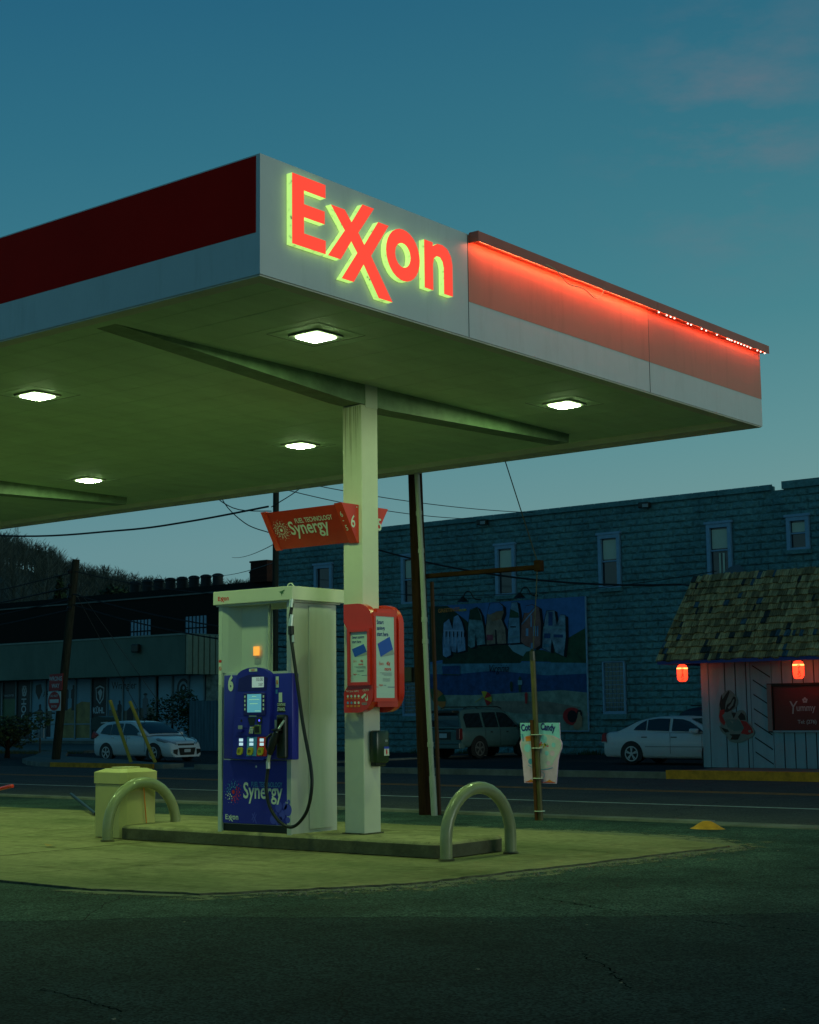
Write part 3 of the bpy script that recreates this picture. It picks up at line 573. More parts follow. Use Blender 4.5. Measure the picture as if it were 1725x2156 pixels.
# console
BXF = 10.87
mb = MB(); mb.rbox(FX(PX + .02), -11.10, -10.17, .872, 1.695, .0, .095, .012, BLUE); con = mb.build('console', pump, smooth=40)
def arch(x0, x1, z0, z1, zt, n=12): return [(x0, z0), (x1, z0), (x1, z1)] + [(x1 + (x0 - x1) * i / n, z1 + (zt - z1) * math.sin(math.pi * i / n) ** .7) for i in range(1, n)] + [(x0, z1)]
FB = FX(PX - .075)    # console front face
outl = [(-10.93, .90), (-10.90, .875), (-10.52, .865), (-10.44, .90), (-10.41, 1.66)] + [(-10.645 + .235 * math.cos(a), 1.66 + .10 * math.sin(a)) for a in [math.pi * i / 14 for i in range(1, 14)]] + [(-10.88, 1.66)]
mb = MB(); mb.prism(FB, outl, 0, .045, BLUE); cen = mb.build('console_centre', con, org=WL[pump.name])
FP = FX(PX - .075 - .045)
G = lambda nm, mb_: mb_.build(nm, con, org=WL[pump.name])
mb = MB(); mb.prism(FP, [(-10.86, 1.53), (-10.47, 1.53), (-10.45, 1.655), (-10.60, 1.69), (-10.70, 1.69), (-10.84, 1.655)], .0005, .002, BLUED)
mb.rect(FP, -10.66, -10.50, 1.565, 1.665, SCRW, .004); mb.text(FP, '10.00', -10.51, 1.625, .05, PRK, .0055, align='RIGHT', sx=.9); mb.text(FP, '3.87', -10.51, 1.578, .04, PRK, .0055, align='RIGHT', sx=.9); G('sale_display', mb)
mb = MB(); mb.rbox(FP, -10.77, -10.475, 1.295, 1.51, .0, .012, .004, BLUED, 1); mb.rect(FP, -10.715, -10.525, 1.325, 1.50, SCRN, .0135)
for k_, (a0, a1) in enumerate(((-10.65, -10.59), (-10.69, -10.55), (-10.68, -10.57), (-10.61, -10.54))): zz = (1.475, 1.445, 1.405, 1.335)[k_]; mb.rect(FP, a0, a1, zz, zz + .006, mat('screen_text', (.3, .6, .4), .5, var=0, emit=(.35, .7, .4), es=.5), .015)
for i in range(4):
    for a in (-10.755, -10.505): mb.rect(FP, a, a + .018, 1.345 + i * .04, 1.368 + i * .04, PRW, .0135)
G('screen', mb)
mb = MB(); mb.rbox(FP, -10.865, -10.715, 1.175, 1.275, 0, .006, .002, BLUE, 1); mb.disc(FP, -10.80, 1.245, .014, PRK, .007, 12); mb.rect(FP, -10.845, -10.785, 1.165, 1.20, PRG, .008); mb.prism(FP, [(-10.86, 1.135), (-10.775, 1.135), (-10.765, 1.16), (-10.855, 1.16)], 0, .035, BLUE); G('receipt_slot', mb)
mb = MB(); mb.poly(FP, [(-10.72, 1.275), (-10.61, 1.275), (-10.63, 1.20), (-10.69, 1.195)], BLACKP, .003); mb.prism(FP, [(-10.70, 1.11), (-10.63, 1.11), (-10.625, 1.19), (-10.665, 1.19)], 0, .018, BLUED)
for i in range(4):
    for j in range(3): mb.rect(FP, -10.683 + j * .018 + i * .004, -10.669 + j * .018 + i * .004, 1.122 + i * .017, 1.135 + i * .017, PRY if (i + j) % 5 == 0 else PRW, .020)
mb.rect(FP, -10.70, -10.60, 1.282, 1.296, PRW, .004); G('keypad', mb)
mb = MB(); mb.rbox(FP, -10.59, -10.525, 1.215, 1.28, 0, .008, .002, BLACKP, 1); mb.disc(FP, -10.556, 1.247, .011, LEDV, .0095, 12); mb.rbox(FP, -10.625, -10.535, 1.115, 1.205, 0, .010, .003, mat('reader_green', (.10, .14, .05), .5, var=.3), 1); mb.rect(FP, -10.61, -10.555, 1.13, 1.19, PRK, .012); G('card_reader', mb)
mb = MB(); mb.fbox(FP, -10.88, -10.455, 1.094, 1.10, 0, .006, BLUED)
for i, mm in enumerate((BLUE, LBLUE, PRR)):
    a0 = -10.875 + i * .14; mb.prism(FP, [(a0, .905), (a0 + .132, .905), (a0 + .142, 1.088), (a0 + .012, 1.088)], .0005, .004, mm)
    for zz in (1.005, 1.045): mb.fbox(FP, a0 + .045, a0 + .095, zz, zz + .028, .004, .008, PRICE)
    mb.rect(FP, a0 + .045, a0 + .09, 1.071, 1.078, PRG, .005)
G('price_panel', mb)
for i, tx in enumerate(('87', '89', '93')):
    a0 = -10.855 + i * .14; mb = MB(); mb.prism(FP, [(a0 + .012, .915), (a0 + .055, .915), (a0 + .07, .93), (a0 + .078, .975), (a0 + .066, .99), (a0 + .024, .99), (a0 + .008, .975), (a0, .93)], .004, .018, mat('button_yellow', (.50, .42, .02), .4, var=0)); mb.text(FP, tx, a0 + .016, .938, .042, PRK, .0195, bold=.01, sx=.85); G('grade_button', mb)
mb = MB(); mb.rect(FP, -10.70, -10.59, 1.72, 1.748, PRW, .003); wordmark(mb, FP, -10.675, 1.727, .026, PRR, .0045); G('badge', mb)
FK = FX(PX - .0755)
mb = MB(); mb.text(FK, '6', -11.035, 1.545, .20, PRW, .003, bold=.05, sx=.72); G('pump_number', mb)
G('sticker', MB().rect(FK, -10.385, -10.345, 1.56, 1.665, PRW, .003).rect(FK, -10.375, -10.355, 1.59, 1.63, PRO, .0045)); G('sticker', MB().rect(FK, -10.385, -10.36, 1.50, 1.54, LBLUE, .003)); G('sticker', MB().rect(FK, -10.345, -10.30, 1.42, 1.51, PRW, .003)); G('sticker', MB().rect(FK, -10.40, -10.36, 1.08, 1.25, PRG, .003))
mb = MB(); mb.rect(FK, -10.358, -10.262, 1.322, 1.415, PRK, .003); mb.text(FK, 'CONTAINS', -10.310, 1.383, .038, PRW, .0045, align='CENTER', bold=.02, sx=.56); mb.text(FK, 'ETHANOL', -10.310, 1.337, .045, PRW, .0045, align='CENTER', bold=.02, sx=.50); G('ethanol_label', mb)
# nozzle boot, nozzle
mb = MB(); mb.rbox(FK, -10.335, -10.215, .885, 1.30, 0, .055, .02, BLACKP); mb.rbox(FK, -10.32, -10.235, 1.12, 1.27, .03, .058, .012, mat('boot_recess', (.003, .003, .003), .9, var=0)); G('nozzle_boot', mb)
noz = MB(); fx = lambda a, b, c: FK.p(a + .045, b, c)
noz.tube([fx(-10.275, 1.245, .045), fx(-10.305, 1.185, .075), fx(-10.335, 1.13, .095)], .012, SILVER, 8)
noz.tube([fx(-10.335, 1.135, .095), fx(-10.37, 1.05, .10), fx(-10.40, .97, .10), fx(-10.415, .925, .10)], [.026, .042, .036, .026], BLACK, 10)
noz.tube([fx(-10.39, 1.12, .10), fx(-10.435, 1.08, .12), fx(-10.445, 1.0, .12), fx(-10.42, .94, .11)], .011, BLACK, 6)
noz.lathe(fx(-10.335, 1.15, .09), [(.02, -.01), (.052, 0), (.052, .01), (.02, .02)], BLACK, 14)
noz.tube([fx(-10.415, .93, .10), fx(-10.435, .885, .095), fx(-10.447, .83, .09)], .017, SILVER, 8); noz.build('nozzle', pump, smooth=50)
hosep = [(-10.165, 2.36, 0.0), (-10.172, 2.24, 0.02), (-10.165, 2.1, 0.02), (-10.155, 2.02, 0.03), (-10.066, 1.69, 0.06), (-9.952, 1.22, 0.09), (-9.828, 0.83, 0.12), (-9.805, 0.62, 0.13), (-9.86, 0.42, 0.13), (-9.988, 0.29, 0.12), (-10.112, 0.255, 0.115), (-10.256, 0.315, 0.11), (-10.374, 0.44, 0.1), (-10.423, 0.6, 0.095), (-10.412, 0.74, 0.09), (-10.401, 0.8, 0.09)]
mb = MB(); mb.tube([FK.p(*p) for p in cat_rom(hosep, 5)], .0165, BLACK, 8)
mb.build('hose', pump, smooth=60)
mb = MB()
for i0, z0_, z1_, r_ in ((0, 2.40, 2.32, .022), (1, 2.25, 2.14, .024), (3, 2.05, 1.98, .022)):
    z_mid = lambda z: (-10.165 if z > 2.1 else -10.165 + (2.1 - z) * .2)
    mb.tube([FK.p(z_mid(z0_), z0_, .01), FK.p(z_mid(z1_), z1_, .025)], r_, SILVER, 10)
mb.tube([FK.p(-10.165, 2.14, .02), FK.p(-10.16, 2.06, .025)], .030, BLACK, 10); mb.tube([FK.p(-10.401, .79, .09), FK.p(-10.402, .86, .09)], .021, SILVER, 10)
mb.build('breakaway_coupling', pump)
mb = MB(); Fb = FX(PX1 + .01); mb.tube([Fb.p(-10.53, 2.38, 0), Fb.p(-10.53, 2.30, 0)], .02, SILVER, 8); mb.tube([Fb.p(-10.53, 2.30, 0), Fb.p(-10.53, 2.18, 0)], .018, BLACK, 8); mb.tube([Fb.p(-10.53, 2.18, 0), Fb.p(-10.53, 2.04, 0)], .022, SILVER, 8); mb.tube([Fb.p(-10.53, 2.05, 0), Fb.p(-10.53, 1.92, 0)], .028, BLACK, 8); mb.tube([Fb.p(-10.53, 1.92, 0), Fb.p(-10.55, 1.6, .0)], .016, BLACK, 8); mb.build('rear_hose', pump)

# ================================================================== COLUMN SIGNS
def wedge(side, label, num):
    sx = -1 if side == 'near' else 1
    xb = 11.298 if sx < 0 else 11.547
    t = thing('column_sign', label, 'sign', (xb, 10.2, 2.94), 'red wedge signs on the column')
    y0, y1 = 9.66, 10.74
    top, bot = (.25, .02) if sx < 0 else (.20, .02); ZB = 2.94 if sx < 0 else 3.04
    prof = [(0, 3.31), (top, 3.31), (bot, 2.94), (0, 2.94)]
    F = Fr((xb, y0, 0), (sx, 0, 0), (0, 0, 1))
    def PR(a0, a1, d, m, nm, par=t):
        b = MB(); P = [(0, 3.31 - d), (top - d * 1.3, 3.31 - d), (bot + .004, ZB + d), (0, ZB + d)]
        vs = [Vector((xb + sx * a, a0, z)) for a, z in P] + [Vector((xb + sx * a, a1, z)) for a, z in P]
        b.add(vs, [(0, 1, 2, 3), (7, 6, 5, 4), (0, 4, 5, 1), (1, 5, 6, 2), (2, 6, 7, 3), (3, 7, 4, 0)], m); return b.build(nm, par)
    PR(y0, y0 + .10, 0, RED, 'end_cap'); PR(y1 - .07, y1, 0, RED, 'end_cap'); pn = PR(y0 + .10, y1 - .07, .010, REDD, 'sign_panel')
    A = Vector((xb + sx * top, y1, 3.31)); B = Vector((xb + sx * bot, y1, ZB)); up = (A - B).normalized(); H = (A - B).length
    Fs = Fr(B, (0, -1, 0), up) if sx < 0 else Fr(Vector((B.x, y0, B.z)), (0, 1, 0), up)
    dep = .001
    bt = lambda nm, par, fn: (lambda m_: (fn(m_), m_.build(nm, par, org=WL[t.name])))(MB())
    bt('lettering', pn, lambda m_: m_.text(Fs, 'FUEL TECHNOLOGY', .40, H * .63, .072, PRW, dep, bold=.014, sx=.74)); bt('lettering', pn, lambda m_: m_.text(Fs, 'Synergy', .29, H * .36, .205, PRW, dep, bold=.014, sx=.80)); bt('dot_emblem', pn, lambda m_: burst(m_, Fs, .18, H * .50, .115, PRW, None, dep))
    for tx, hh in (('6', .66), ('-', .52), ('5', .32)): bt('pump_number', t, lambda m_: m_.text(Fs, tx, 1.005, H * hh, .085, PRW, .003, bold=.01, sx=.8))
    Fe = FY(y0); bt('pump_number', t, lambda m_: m_.text(Fe, num, xb + sx * .075 - .045, 3.085, .17, PRW, .003, bold=.012, sx=.8))
    MB().lathe((xb + sx * .03, y0 - .004, 3.285), [(.008, 0), (.006, .004)], SILVER, 8, axis='y').build('screw', t)
wedge('near', 'red wedge sign with pale lettering and number 6 on the column', '6')
wedge('far', 'red wedge sign with number 5 mostly hidden behind the column', '5')

# ================================================================== RED POSTER BOX ON THE COLUMN
t = thing('poster_box', 'red rounded poster box wrapped around the canopy column', 'poster box', (11.42, 9.62, 1.3))
def cheek(x0, x1, name):
    P = [(-9.98, 2.34), (-9.575, 2.34)] + [(-9.575 + .19 * math.sin(a), 2.15 + .19 * math.cos(a)) for a in [math.pi / 2 * i / 8 for i in range(1, 9)]] + [(-9.385, 1.50)] + [(-9.575 + .19 * math.cos(a), 1.50 - .19 * math.sin(a)) for a in [math.pi / 2 * i / 8 for i in range(1, 9)]] + [(-9.98, 1.31)]
    b = MB(); P2 = P
    b.prism(FX(0), P2, -x1, -x0, RED); return b
# cut-away notch of the near cheek: column shows, so build it as C shape
def cshape():
    return [(-9.87, 2.34), (-9.575, 2.34)] + [(-9.575 + .19 * math.sin(a), 2.15 + .19 * math.cos(a)) for a in [math.pi / 2 * i / 8 for i in range(1, 9)]] + [(-9.385, 1.50)] + [(-9.575 + .19 * math.cos(a), 1.50 - .19 * math.sin(a)) for a in [math.pi / 2 * i / 8 for i in range(1, 9)]] + [(-9.87, 1.31), (-9.745, 1.33), (-9.745, 1.50), (-9.70, 1.56), (-9.70, 2.10), (-9.745, 2.17), (-9.87, 2.2)]
mb = MB(); mb.prism(FX(0), cshape()[:-6] + [(-9.75, 1.31), (-9.75, 1.50), (-9.70, 1.57), (-9.70, 2.09), (-9.75, 2.17), (-9.75, 2.34)][:6], -11.255, -11.17, RED)
side = mb.build('side_shell', t, smooth=35)
for F_, nm in ((FX(11.17), 'n'),):
    mb = MB(); mb.ring(F_, [(-9.69, 1.565), (-9.41, 1.565), (-9.41, 2.10), (-9.69, 2.10)], [(-9.66, 1.595), (-9.44, 1.595), (-9.44, 2.07), (-9.66, 2.07)], 0, .022, RED); fr_ = mb.build('poster_frame', t)
def poster(F, a0, a1, b0, b1, n, par, three):
    W_, H_ = a1 - a0, b1 - b0; mb = MB(); PB = mat('poster_paper', (.50, .62, .58), .4, var=0); mb.rect(F, a0, a1, b0, b1, PB, n); q = n + .0015
    X = lambda u: a0 + u * W_
    Yv = lambda v: b0 + v * H_
    if three:
        for i, s_ in enumerate(('Smart', 'savings', 'start here')): mb.text(F, s_, X(.05), Yv(.905 - i * .073), H_ * .072, NAVY, q, bold=.02, sx=.76)
    else:
        for i, s_ in enumerate(('Smart savings', 'start here')): mb.text(F, s_, X(.10), Yv(.87 - i * .09), H_ * .082, NAVY, q, bold=.02, sx=.70)
    mb.poly(F, [(X(.08), Yv(.66)), (X(.75), Yv(.755)), (X(.93), Yv(.60)), (X(.24), Yv(.50))], mat('card_blue', (.02, .09, .50), .4, var=0), q)
    mb.poly(F, [(X(.24), Yv(.50)), (X(.93), Yv(.60)), (X(1), Yv(.54)), (X(.9), Yv(.53))], PRG, q); mb.text(F, 'Ex', X(.14), Yv(.655), H_ * .02, PRR, q + .001)
    mb.text(F, 'Earn', X(.16), Yv(.40), H_ * .062, PRR, q, sx=.75); mb.text(F, '40¢', X(.56), Yv(.40), H_ * .066, PRR, q, bold=.02, sx=.75); mb.text(F, 'more', X(.45), Yv(.335), H_ * .066, PRR, q, bold=.02, sx=.85)
    for i, (u0, u1) in enumerate(((.2, .85), (.3, .85), (.4, .85), (.35, .75), (.35, .75), (.35, .75))): v = (.305, .29, .275, .235, .22, .205)[i]; mb.rect(F, X(u0), X(u1), Yv(v), Yv(v + .006), PRG, q)
    mb.rect(F, X(0), X(.1), Yv(.13), Yv(.136), PRR, q); mb.rect(F, X(.62), X(1), Yv(.13), Yv(.136), NAVY, q); wordmark(mb, F, X(.15), Yv(.145), W_ * .10, PRR, q); mb.text(F, 'Mobil', X(.40), Yv(.147), H_ * .02, NAVY, q)
    mb.build('poster', par, org=WL[t.name])
poster(FX(11.17), -9.66, -9.44, 1.595, 2.07, .004, fr_, False)
mb = MB(); Fs = FX(11.17)
mb.text(Fs, 'For your safety', -9.72, 1.505, .026, PRW, .003); mb.text(Fs, 'CCTV', -9.515, 1.51, .03, PRW, .003)
for i in range(4):
    for j in range(2): mb.disc(Fs, -9.70 + i * .045, 1.465 - j * .062, .013, (PRW, LBLUE)[j] if i < 2 else PRW, .003, 10); mb.rect(Fs, -9.715 + i * .045, -9.685 + i * .045, 1.437 - j * .075, 1.447 - j * .065, PRO, .003)
mb.poly(Fs, [(-9.535, 1.455), (-9.485, 1.49), (-9.47, 1.475), (-9.52, 1.438)], PRW, .003).poly(Fs, [(-9.49, 1.455), (-9.48, 1.45), (-9.47, 1.425), (-9.455, 1.48), (-9.45, 1.425), (-9.475, 1.415)], PRW, .003).rect(Fs, -9.53, -9.46, 1.395, 1.402, PRG, .003).rect(Fs, -9.525, -9.465, 1.383, 1.389, PRG, .003)
mb.build('safety_symbols', side, org=WL[t.name])
mb = cheek(11.56, 11.635, 'side_shell'); mb.build('side_shell', t, smooth=35)
mb = MB(); mb.box(11.255, 11.56, 9.405, 9.612, 1.36, 2.29, RED); mb.box(11.255, 11.298, 9.612, 9.74, 1.33, 2.32, RED); mb.box(11.547, 11.56, 9.612, 9.95, 1.33, 2.32, RED); mb.build('centre_body', t)
Fp = FY(9.405)
mb = MB(); mb.ring(Fp, [(11.18, 1.41), (11.51, 1.41), (11.51, 2.25), (11.18, 2.25)], [(11.21, 1.445), (11.48, 1.445), (11.48, 2.215), (11.21, 2.215)], 0, .026, RED); fr2 = mb.build('poster_frame', t)
poster(Fp, 11.21, 11.48, 1.445, 2.215, .024, fr2, True)

# towel dispenser
t = thing('towel_dispenser', 'dark green towel dispenser on the right face of the column', 'dispenser', (11.44, 9.617, .82))
F = FY(9.617); mb = MB(); mb.rbox(F, 11.37, 11.56, .83, 1.14, .001, .105, .025, mat('dark_green_plastic', (.025, .045, .02), .25, var=.1)); mb.rbox(F, 11.39, 11.54, .80, .86, .001, .08, .015, BLACKP); mb.build('housing', t, smooth=40)
mb = MB(); mb.rect(F, 11.47, 11.545, .90, .965, PRW, .1075).rect(F, 11.47, 11.545, .965, .985, mat('label_blue', (.02, .05, .5), .5, var=0), .1075).poly(F, [(11.50, .96), (11.515, .96), (11.52, .925), (11.508, .905), (11.497, .925)], PRR, .109); mb.rect(F, 11.485, 11.525, 1.03, 1.05, PRG, .1075); mb.text(F, 'PUSH', 11.487, 1.034, .014, PRK, .109); mb.build('label_sticker', t)

# ================================================================== ROADSIDE POLE WITH CONDUIT, ARM, GUY, CANDY SIGN
t = thing('utility_pole', 'dark wooden pole with grey conduit beside the pump column', 'utility pole', (15.95, 12.5, 0))
p0, p1 = Vector((15.88, 12.46, 0)), Vector((16.06, 12.82, 7.6))
MB().tube([p0, p0.lerp(p1, .5), p1], [.104, .096, .085], WOODP, 14).build('pole', t, smooth=60)
cpt = [(15.76, 12.245, .004), (15.76, 12.29, .8), (15.76, 12.335, 1.65), (15.765, 12.395, 3.12), (15.79, 12.49, 4.5), (15.86, 12.62, 6.4)]
mb = MB(); mb.tube(cpt, .034, GREYPVC, 10); mb.tube([cpt[0], (15.76, 12.273, .5)], .042, GREYPVC, 10)
for zz in (.9, 2.22, 2.5, 3.4, 3.9):
    for a, b in zip(cpt, cpt[1:]):
        if a[2] <= zz < b[2]: q = Vector(a).lerp(Vector(b), (zz - a[2]) / (b[2] - a[2])); mb.tube([q - Vector((0, 0, .03)), q + Vector((0, 0, .03))], .041, GREYPVC, 10)
mb.build('conduit', t, smooth=60)
mb = MB(); mb.tube([(15.92, 12.29, .002), (15.95, 12.385, 3.0)], .028, mat('brown_cover', (.05, .018, .008), .8, var=.3), 6); mb.build('wood_cover', t)
mb = MB(); mb.rbox(FX(15.98), -12.86, -12.68, 1.70, 1.90, 0, .12, .01, BLACKP, 1); mb.build('meter_box', t)
mb = MB(); mb.rbox(Fr((15.9, 12.5, 3.03), (0, -1, 0), (0, 0, 1)), 0, 1.85, .015, .075, -.03, .03, .008, WOODL, 1); mb.build('guy_strut', t)
mb = MB(); mb.rbox(FX(15.86), -10.705, -10.61, 3.02, 3.16, -.08, .02, .01, WOODL, 1); mb.build('strut_block', t)
mb = MB(); mb.tube([(15.92, 11.9, 7.2), (15.88, 11.42, 5.3), (15.86, 10.66, 3.15)], .007, WIRE, 6); mb.tube([(15.86, 10.66, 3.05), (15.72, 10.655, 2.0)], .007, WIRE, 6); mb.build('guy_wire', t)
t = thing('guy_guard', 'worn yellow guy wire guard holding the cotton candy sign', 'wire guard', (15.7, 10.60, 0))
mb = MB(); mb.tube([(15.72, 10.60, .003), (15.72, 10.635, 1.0), (15.72, 10.665, 1.94)], .033, GUARDG, 10); mb.build('guard_tube', t, smooth=60)
MB().tube([(15.72, 10.664, 1.92), (15.72, 10.668, 2.03), (15.72, 10.67, 2.06)], [.037, .034, .012], BLACKP, 10).build('cap', t)
MB().tube([(15.69, 10.64, .003), (15.68, 10.675, 1.20)], .02, mat('rust_stake', (.10, .04, .015), .9, var=.4), 8).build('rusty_stake', t)
mb = MB()
for zz in (1.02, .86, .50, .11): mb.lathe((15.715, 10.635 - (1 - zz) * .03, zz), [(.066, 0), (.066, .008)], PRW, 12)
mb.build('cable_tie', t)
t = thing('candy_sign', 'pastel Cotton Candy sign cut out like a filled bucket', 'sign', (15.80, 10.63, .43))
F = FX(15.77)
CB = mat('sign_cyan', (.26, .56, .74), .6, var=.15, vscale=6); CP = mat('sign_pink', (.68, .42, .66), .6, var=.18, vscale=5); CW = mat('sign_cream', (.52, .50, .60), .6, var=.12, vscale=9)
out = [(-10.86, .44), (-10.395, .44), (-10.36, .72), (-10.335, .80), (-10.305, .86), (-10.30, .92), (-10.325, .97), (-10.33, 1.165), (-10.905, 1.165), (-10.895, .97), (-10.915, .92), (-10.905, .86), (-10.885, .80), (-10.88, .72)]
mb = MB(); mb.prism(F, out, -.012, 0, CP); mb.poly(F, [(-10.325, .97), (-10.33, 1.165), (-10.905, 1.165), (-10.895, .97), (-10.80, 1.01), (-10.6, 1.03), (-10.42, 1.01)], CB, .0012)
bd = mb.build('board', t)
mb = MB(); import itertools
heap = [(-10.897, .89), (-10.885, .95), (-10.80, .985), (-10.72, 1.02), (-10.6, 1.03), (-10.47, 1.02), (-10.40, .985), (-10.325, .95), (-10.305, .89), (-10.34, .82), (-10.45, .66), (-10.60, .60), (-10.76, .66), (-10.87, .82)]
mb.poly(F, heap, CW, .0022)
for a, b, r, mm in ((-10.80, .86, .05, CB), (-10.42, .90, .03, CB), (-10.76, .70, .035, LBLUE), (-10.52, .80, .03, CB), (-10.70, .80, .05, CB), (-10.5, .68, .03, CP), (-10.64, .93, .04, CP), (-10.44, .80, .035, CP), (-10.56, .97, .05, CB)): mb.disc(F, a, b, r, mm, .003, 10)
for i in range(26): a = rnd.uniform(-10.74, -10.46); mb.disc(F, a, .895 + rnd.uniform(-.03, .035) + (a + 10.6) * .1, rnd.uniform(.006, .015), rnd.choice((PRR, PRY, PRO, PRGN, PRR)), .0035, 6)
for i in range(12): a0 = -10.80 + i * .03; y = lambda a: .60 + ((a + 10.59) ** 2) * 1.2; mb.poly(F, [(a0, y(a0)), (a0 + .03, y(a0 + .03)), (a0 + .03, y(a0 + .03) + .009), (a0, y(a0) + .009)], LBLUE, .0036)
mb.ring(F, ell(-10.63, .54, .075, .045, 18), ell(-10.63, .54, .068, .039, 18), .003, .003, LBLUE, sides=False); mb.text(F, 'HERE', -10.68, .53, .03, LBLUE, .003)
for a in (-10.76, -10.49): mb.poly(F, [(a - .07, .455), (a + .07, .455), (a + .03, .47), (a, .487), (a - .03, .47)], PRO, .003)
mb.rect(F, -10.84, -10.41, .449, .457, PRR, .003)
mb.build('bucket_art', bd, org=WL[t.name])
mb = MB()
mb.text(F, 'Cotton', -10.885, 1.065, .112, NAVY, .004, bold=.045, sx=.72, rot=.10); mb.text(F, 'Candy', -10.605, 1.085, .112, NAVY, .004, bold=.045, sx=.72, rot=-.10)
mb.poly(F, [(-10.83, 1.0), (-10.69, 1.02), (-10.69, .955), (-10.82, .94)], PRO, .003); mb.text(F, "Get the Fluff", -10.81, .978, .028, PRR, .0045, bold=.01, sx=.8); mb.poly(F, [(-10.885, 1.03), (-10.86, 1.03), (-10.85, .94), (-10.87, .94)], LBLUE, .003)
mb.build('lettering', bd, org=WL[t.name])

# yellow wheel bump by the road
mb = MB(); n = 18
P = [(.0, .085), (.25, .08), (.5, .055), (.75, .022), (1, 0)]
vs = []
for rr_, z in P:
    for j in range(n): a = 2 * math.pi * j / n; vs.append((15.52 + .14 * rr_ * math.cos(a), 8.27 + .20 * rr_ * math.sin(a) * (1 + .1 * math.sin(3 * a)), .004 + z))
fs = [(i * n + j, i * n + (j + 1) % n, (i + 1) * n + (j + 1) % n, (i + 1) * n + j) for i in range(4) for j in range(n)]
o = MB().add(vs, fs, KERBY).build('kerb_bump', org=(15.52, 8.27, 0), smooth=60); tag(o, 'small worn yellow concrete hump at the road edge', 'kerb stone')

# ================================================================== FAR UTILITY POLES AND WIRES
t = thing('utility_pole', 'tall dark utility pole rising behind the fuel pump', 'utility pole', (26.5, 25.25, 0))
MB().tube([(26.5, 25.3, 0), (26.6, 25.3, 11)], [.075, .07], mat('pole_dark', (.03, .035, .028), .9, var=.3, stretch=(4, 4, .4)), 12).build('pole', t, smooth=60)
mb = MB(); mb.tube([(26.4, 25.4, 6.9), (26.4, 25.15, 6.98)], .03, SILVER, 8); mb.build('bracket', t)
mb = MB()
for P in ([(26.5, 27.9, 7.9), (26.4, 27.6, 7.0), (26.4, 26.6, 6.3), (26.4, 25.3, 6.1)], [(26.5, 24.0, 8.2), (26.4, 23.8, 7.2), (26.4, 24.3, 6.6), (26.4, 25.3, 6.2)], [(26.5, 27.7, 7.9), (26.4, 27.0, 7.1), (26.4, 26.2, 6.9), (26.4, 25.3, 7.0)], [(26.4, 27.4, 7.8), (26.4, 27.0, 6.6), (26.4, 26.2, 5.9), (26.4, 25.4, 5.6)]): mb.tube(cat_rom(P, 6), .012, WIRE, 6)
mb.build('cable_loop', t)
o = MB().tube(cat_rom([(26.4, 25.4, 6.22), (26.3, 28, 6.08), (26.3, 30.65, 6.07), (26.3, 35.65, 6.34), (26.3, 45, 7.6)]), .024, WIRE, 8).build('power_cable', org=(26, 30, 6)); tag(o, 'thick black power cable sagging from the dark pole to the left edge', 'cable')

t = thing('utility_pole', 'leaning wooden utility pole carrying the red traffic signs', 'utility pole', (28.2, 35.4, .12))
MB().tube([(28.2, 35.42, .12), (28.2, 35.05, 3.0), (28.2, 34.68, 5.74)], [.125, .12, .105], mat('pole_grey_wood', (.035, .033, .022), .9, var=.4, stretch=(5, 5, .4)), 12).build('pole', t, smooth=60)
for z in (5.35, 4.95, 4.6, 4.3): MB().lathe((28.06, 34.78, z), [(.05, 0), (.07, .05), (.04, .1)], BLACK, 8).build('insulator', t)
lw = ['uppermost', 'second', 'third', 'fourth']
for i, (za, zb) in enumerate(((5.42, 5.35), (5.3, 4.95), (4.95, 4.6), (4.55, 4.3))):
    o = MB().tube(sag((28.1, 34.8, zb), (27.2, 70, za + 1.2), 1.3), .016 + .006 * (i % 2), WIRE, 6).build('overhead_wire', org=(28, 40, 5)); tag(o, f'{lw[i]} black wire from the leaning pole to the left edge', 'wire', 'wires on the leaning pole')
for i, (za, ye, ze) in enumerate(((5.4, 24.0, 4.05), (4.75, 24.0, 3.1), (4.45, 24.0, 2.75))):
    o = MB().tube(sag((28.15, 34.7, za), (27.8, ye, ze), .25), .013 + .007 * (i > 0), WIRE, 6).build('overhead_wire', org=(28, 30, 4.5)); tag(o, f'{lw[i]} black wire from the leaning pole down to the right', 'wire', 'wires on the leaning pole')
for i, dy in enumerate((0, .5)):
    o = MB().tube([(28.2, 34.7, 5.0 - i * .2), (31.5, 33.0 + dy * 3, .0)], .008, WIRE, 5).build('stay_wire', org=(29, 34, 2)); tag(o, ('thin stay wire running down to the right of the leaning pole', 'second thin stay wire close beside the leaning pole')[i], 'wire')
o = MB().tube(sag((37.2, 33.0, 7.05), (37.0, 20.2, 4.65), .5) + sag((37.0, 20.2, 4.65), (33, 15.5, 4.0), .05)[1:], .028, WIRE, 6).build('service_cable', org=(37, 25, 5)); tag(o, 'dark service cable crossing the block wall down to the shingle roof', 'cable')
o = MB().tube(sag((39.4, 33.5, 5.35), (39.6, 20.5, 5.2), .35), .012, WIRE, 5).build('wall_wire', org=(39.5, 27, 5)); tag(o, 'thin wire strung along the block wall above the mural', 'wire')
for i, (a, b) in enumerate((((26.5, 25.2, 4.9), (62, 64.3, 9.3)), ((26.6, 25.2, 5.4), (62, 62.5, 10.2)), ((26.6, 25.0, 6.85), (40, 27, 7.5)), ((26.6, 25.0, 6.6), (40, 29.3, 7.5)))):
    o = MB().tube(sag(a, b, .15), .011, WIRE, 5).build('thin_wire', org=a); tag(o, ('lower thin wire from the dark pole to the brick roof', 'upper thin wire from the dark pole to the brick roof', 'upper thin wire from the dark pole over the block building', 'lower thin wire from the dark pole over the block building')[i], 'wire', 'thin wires at the dark pole')

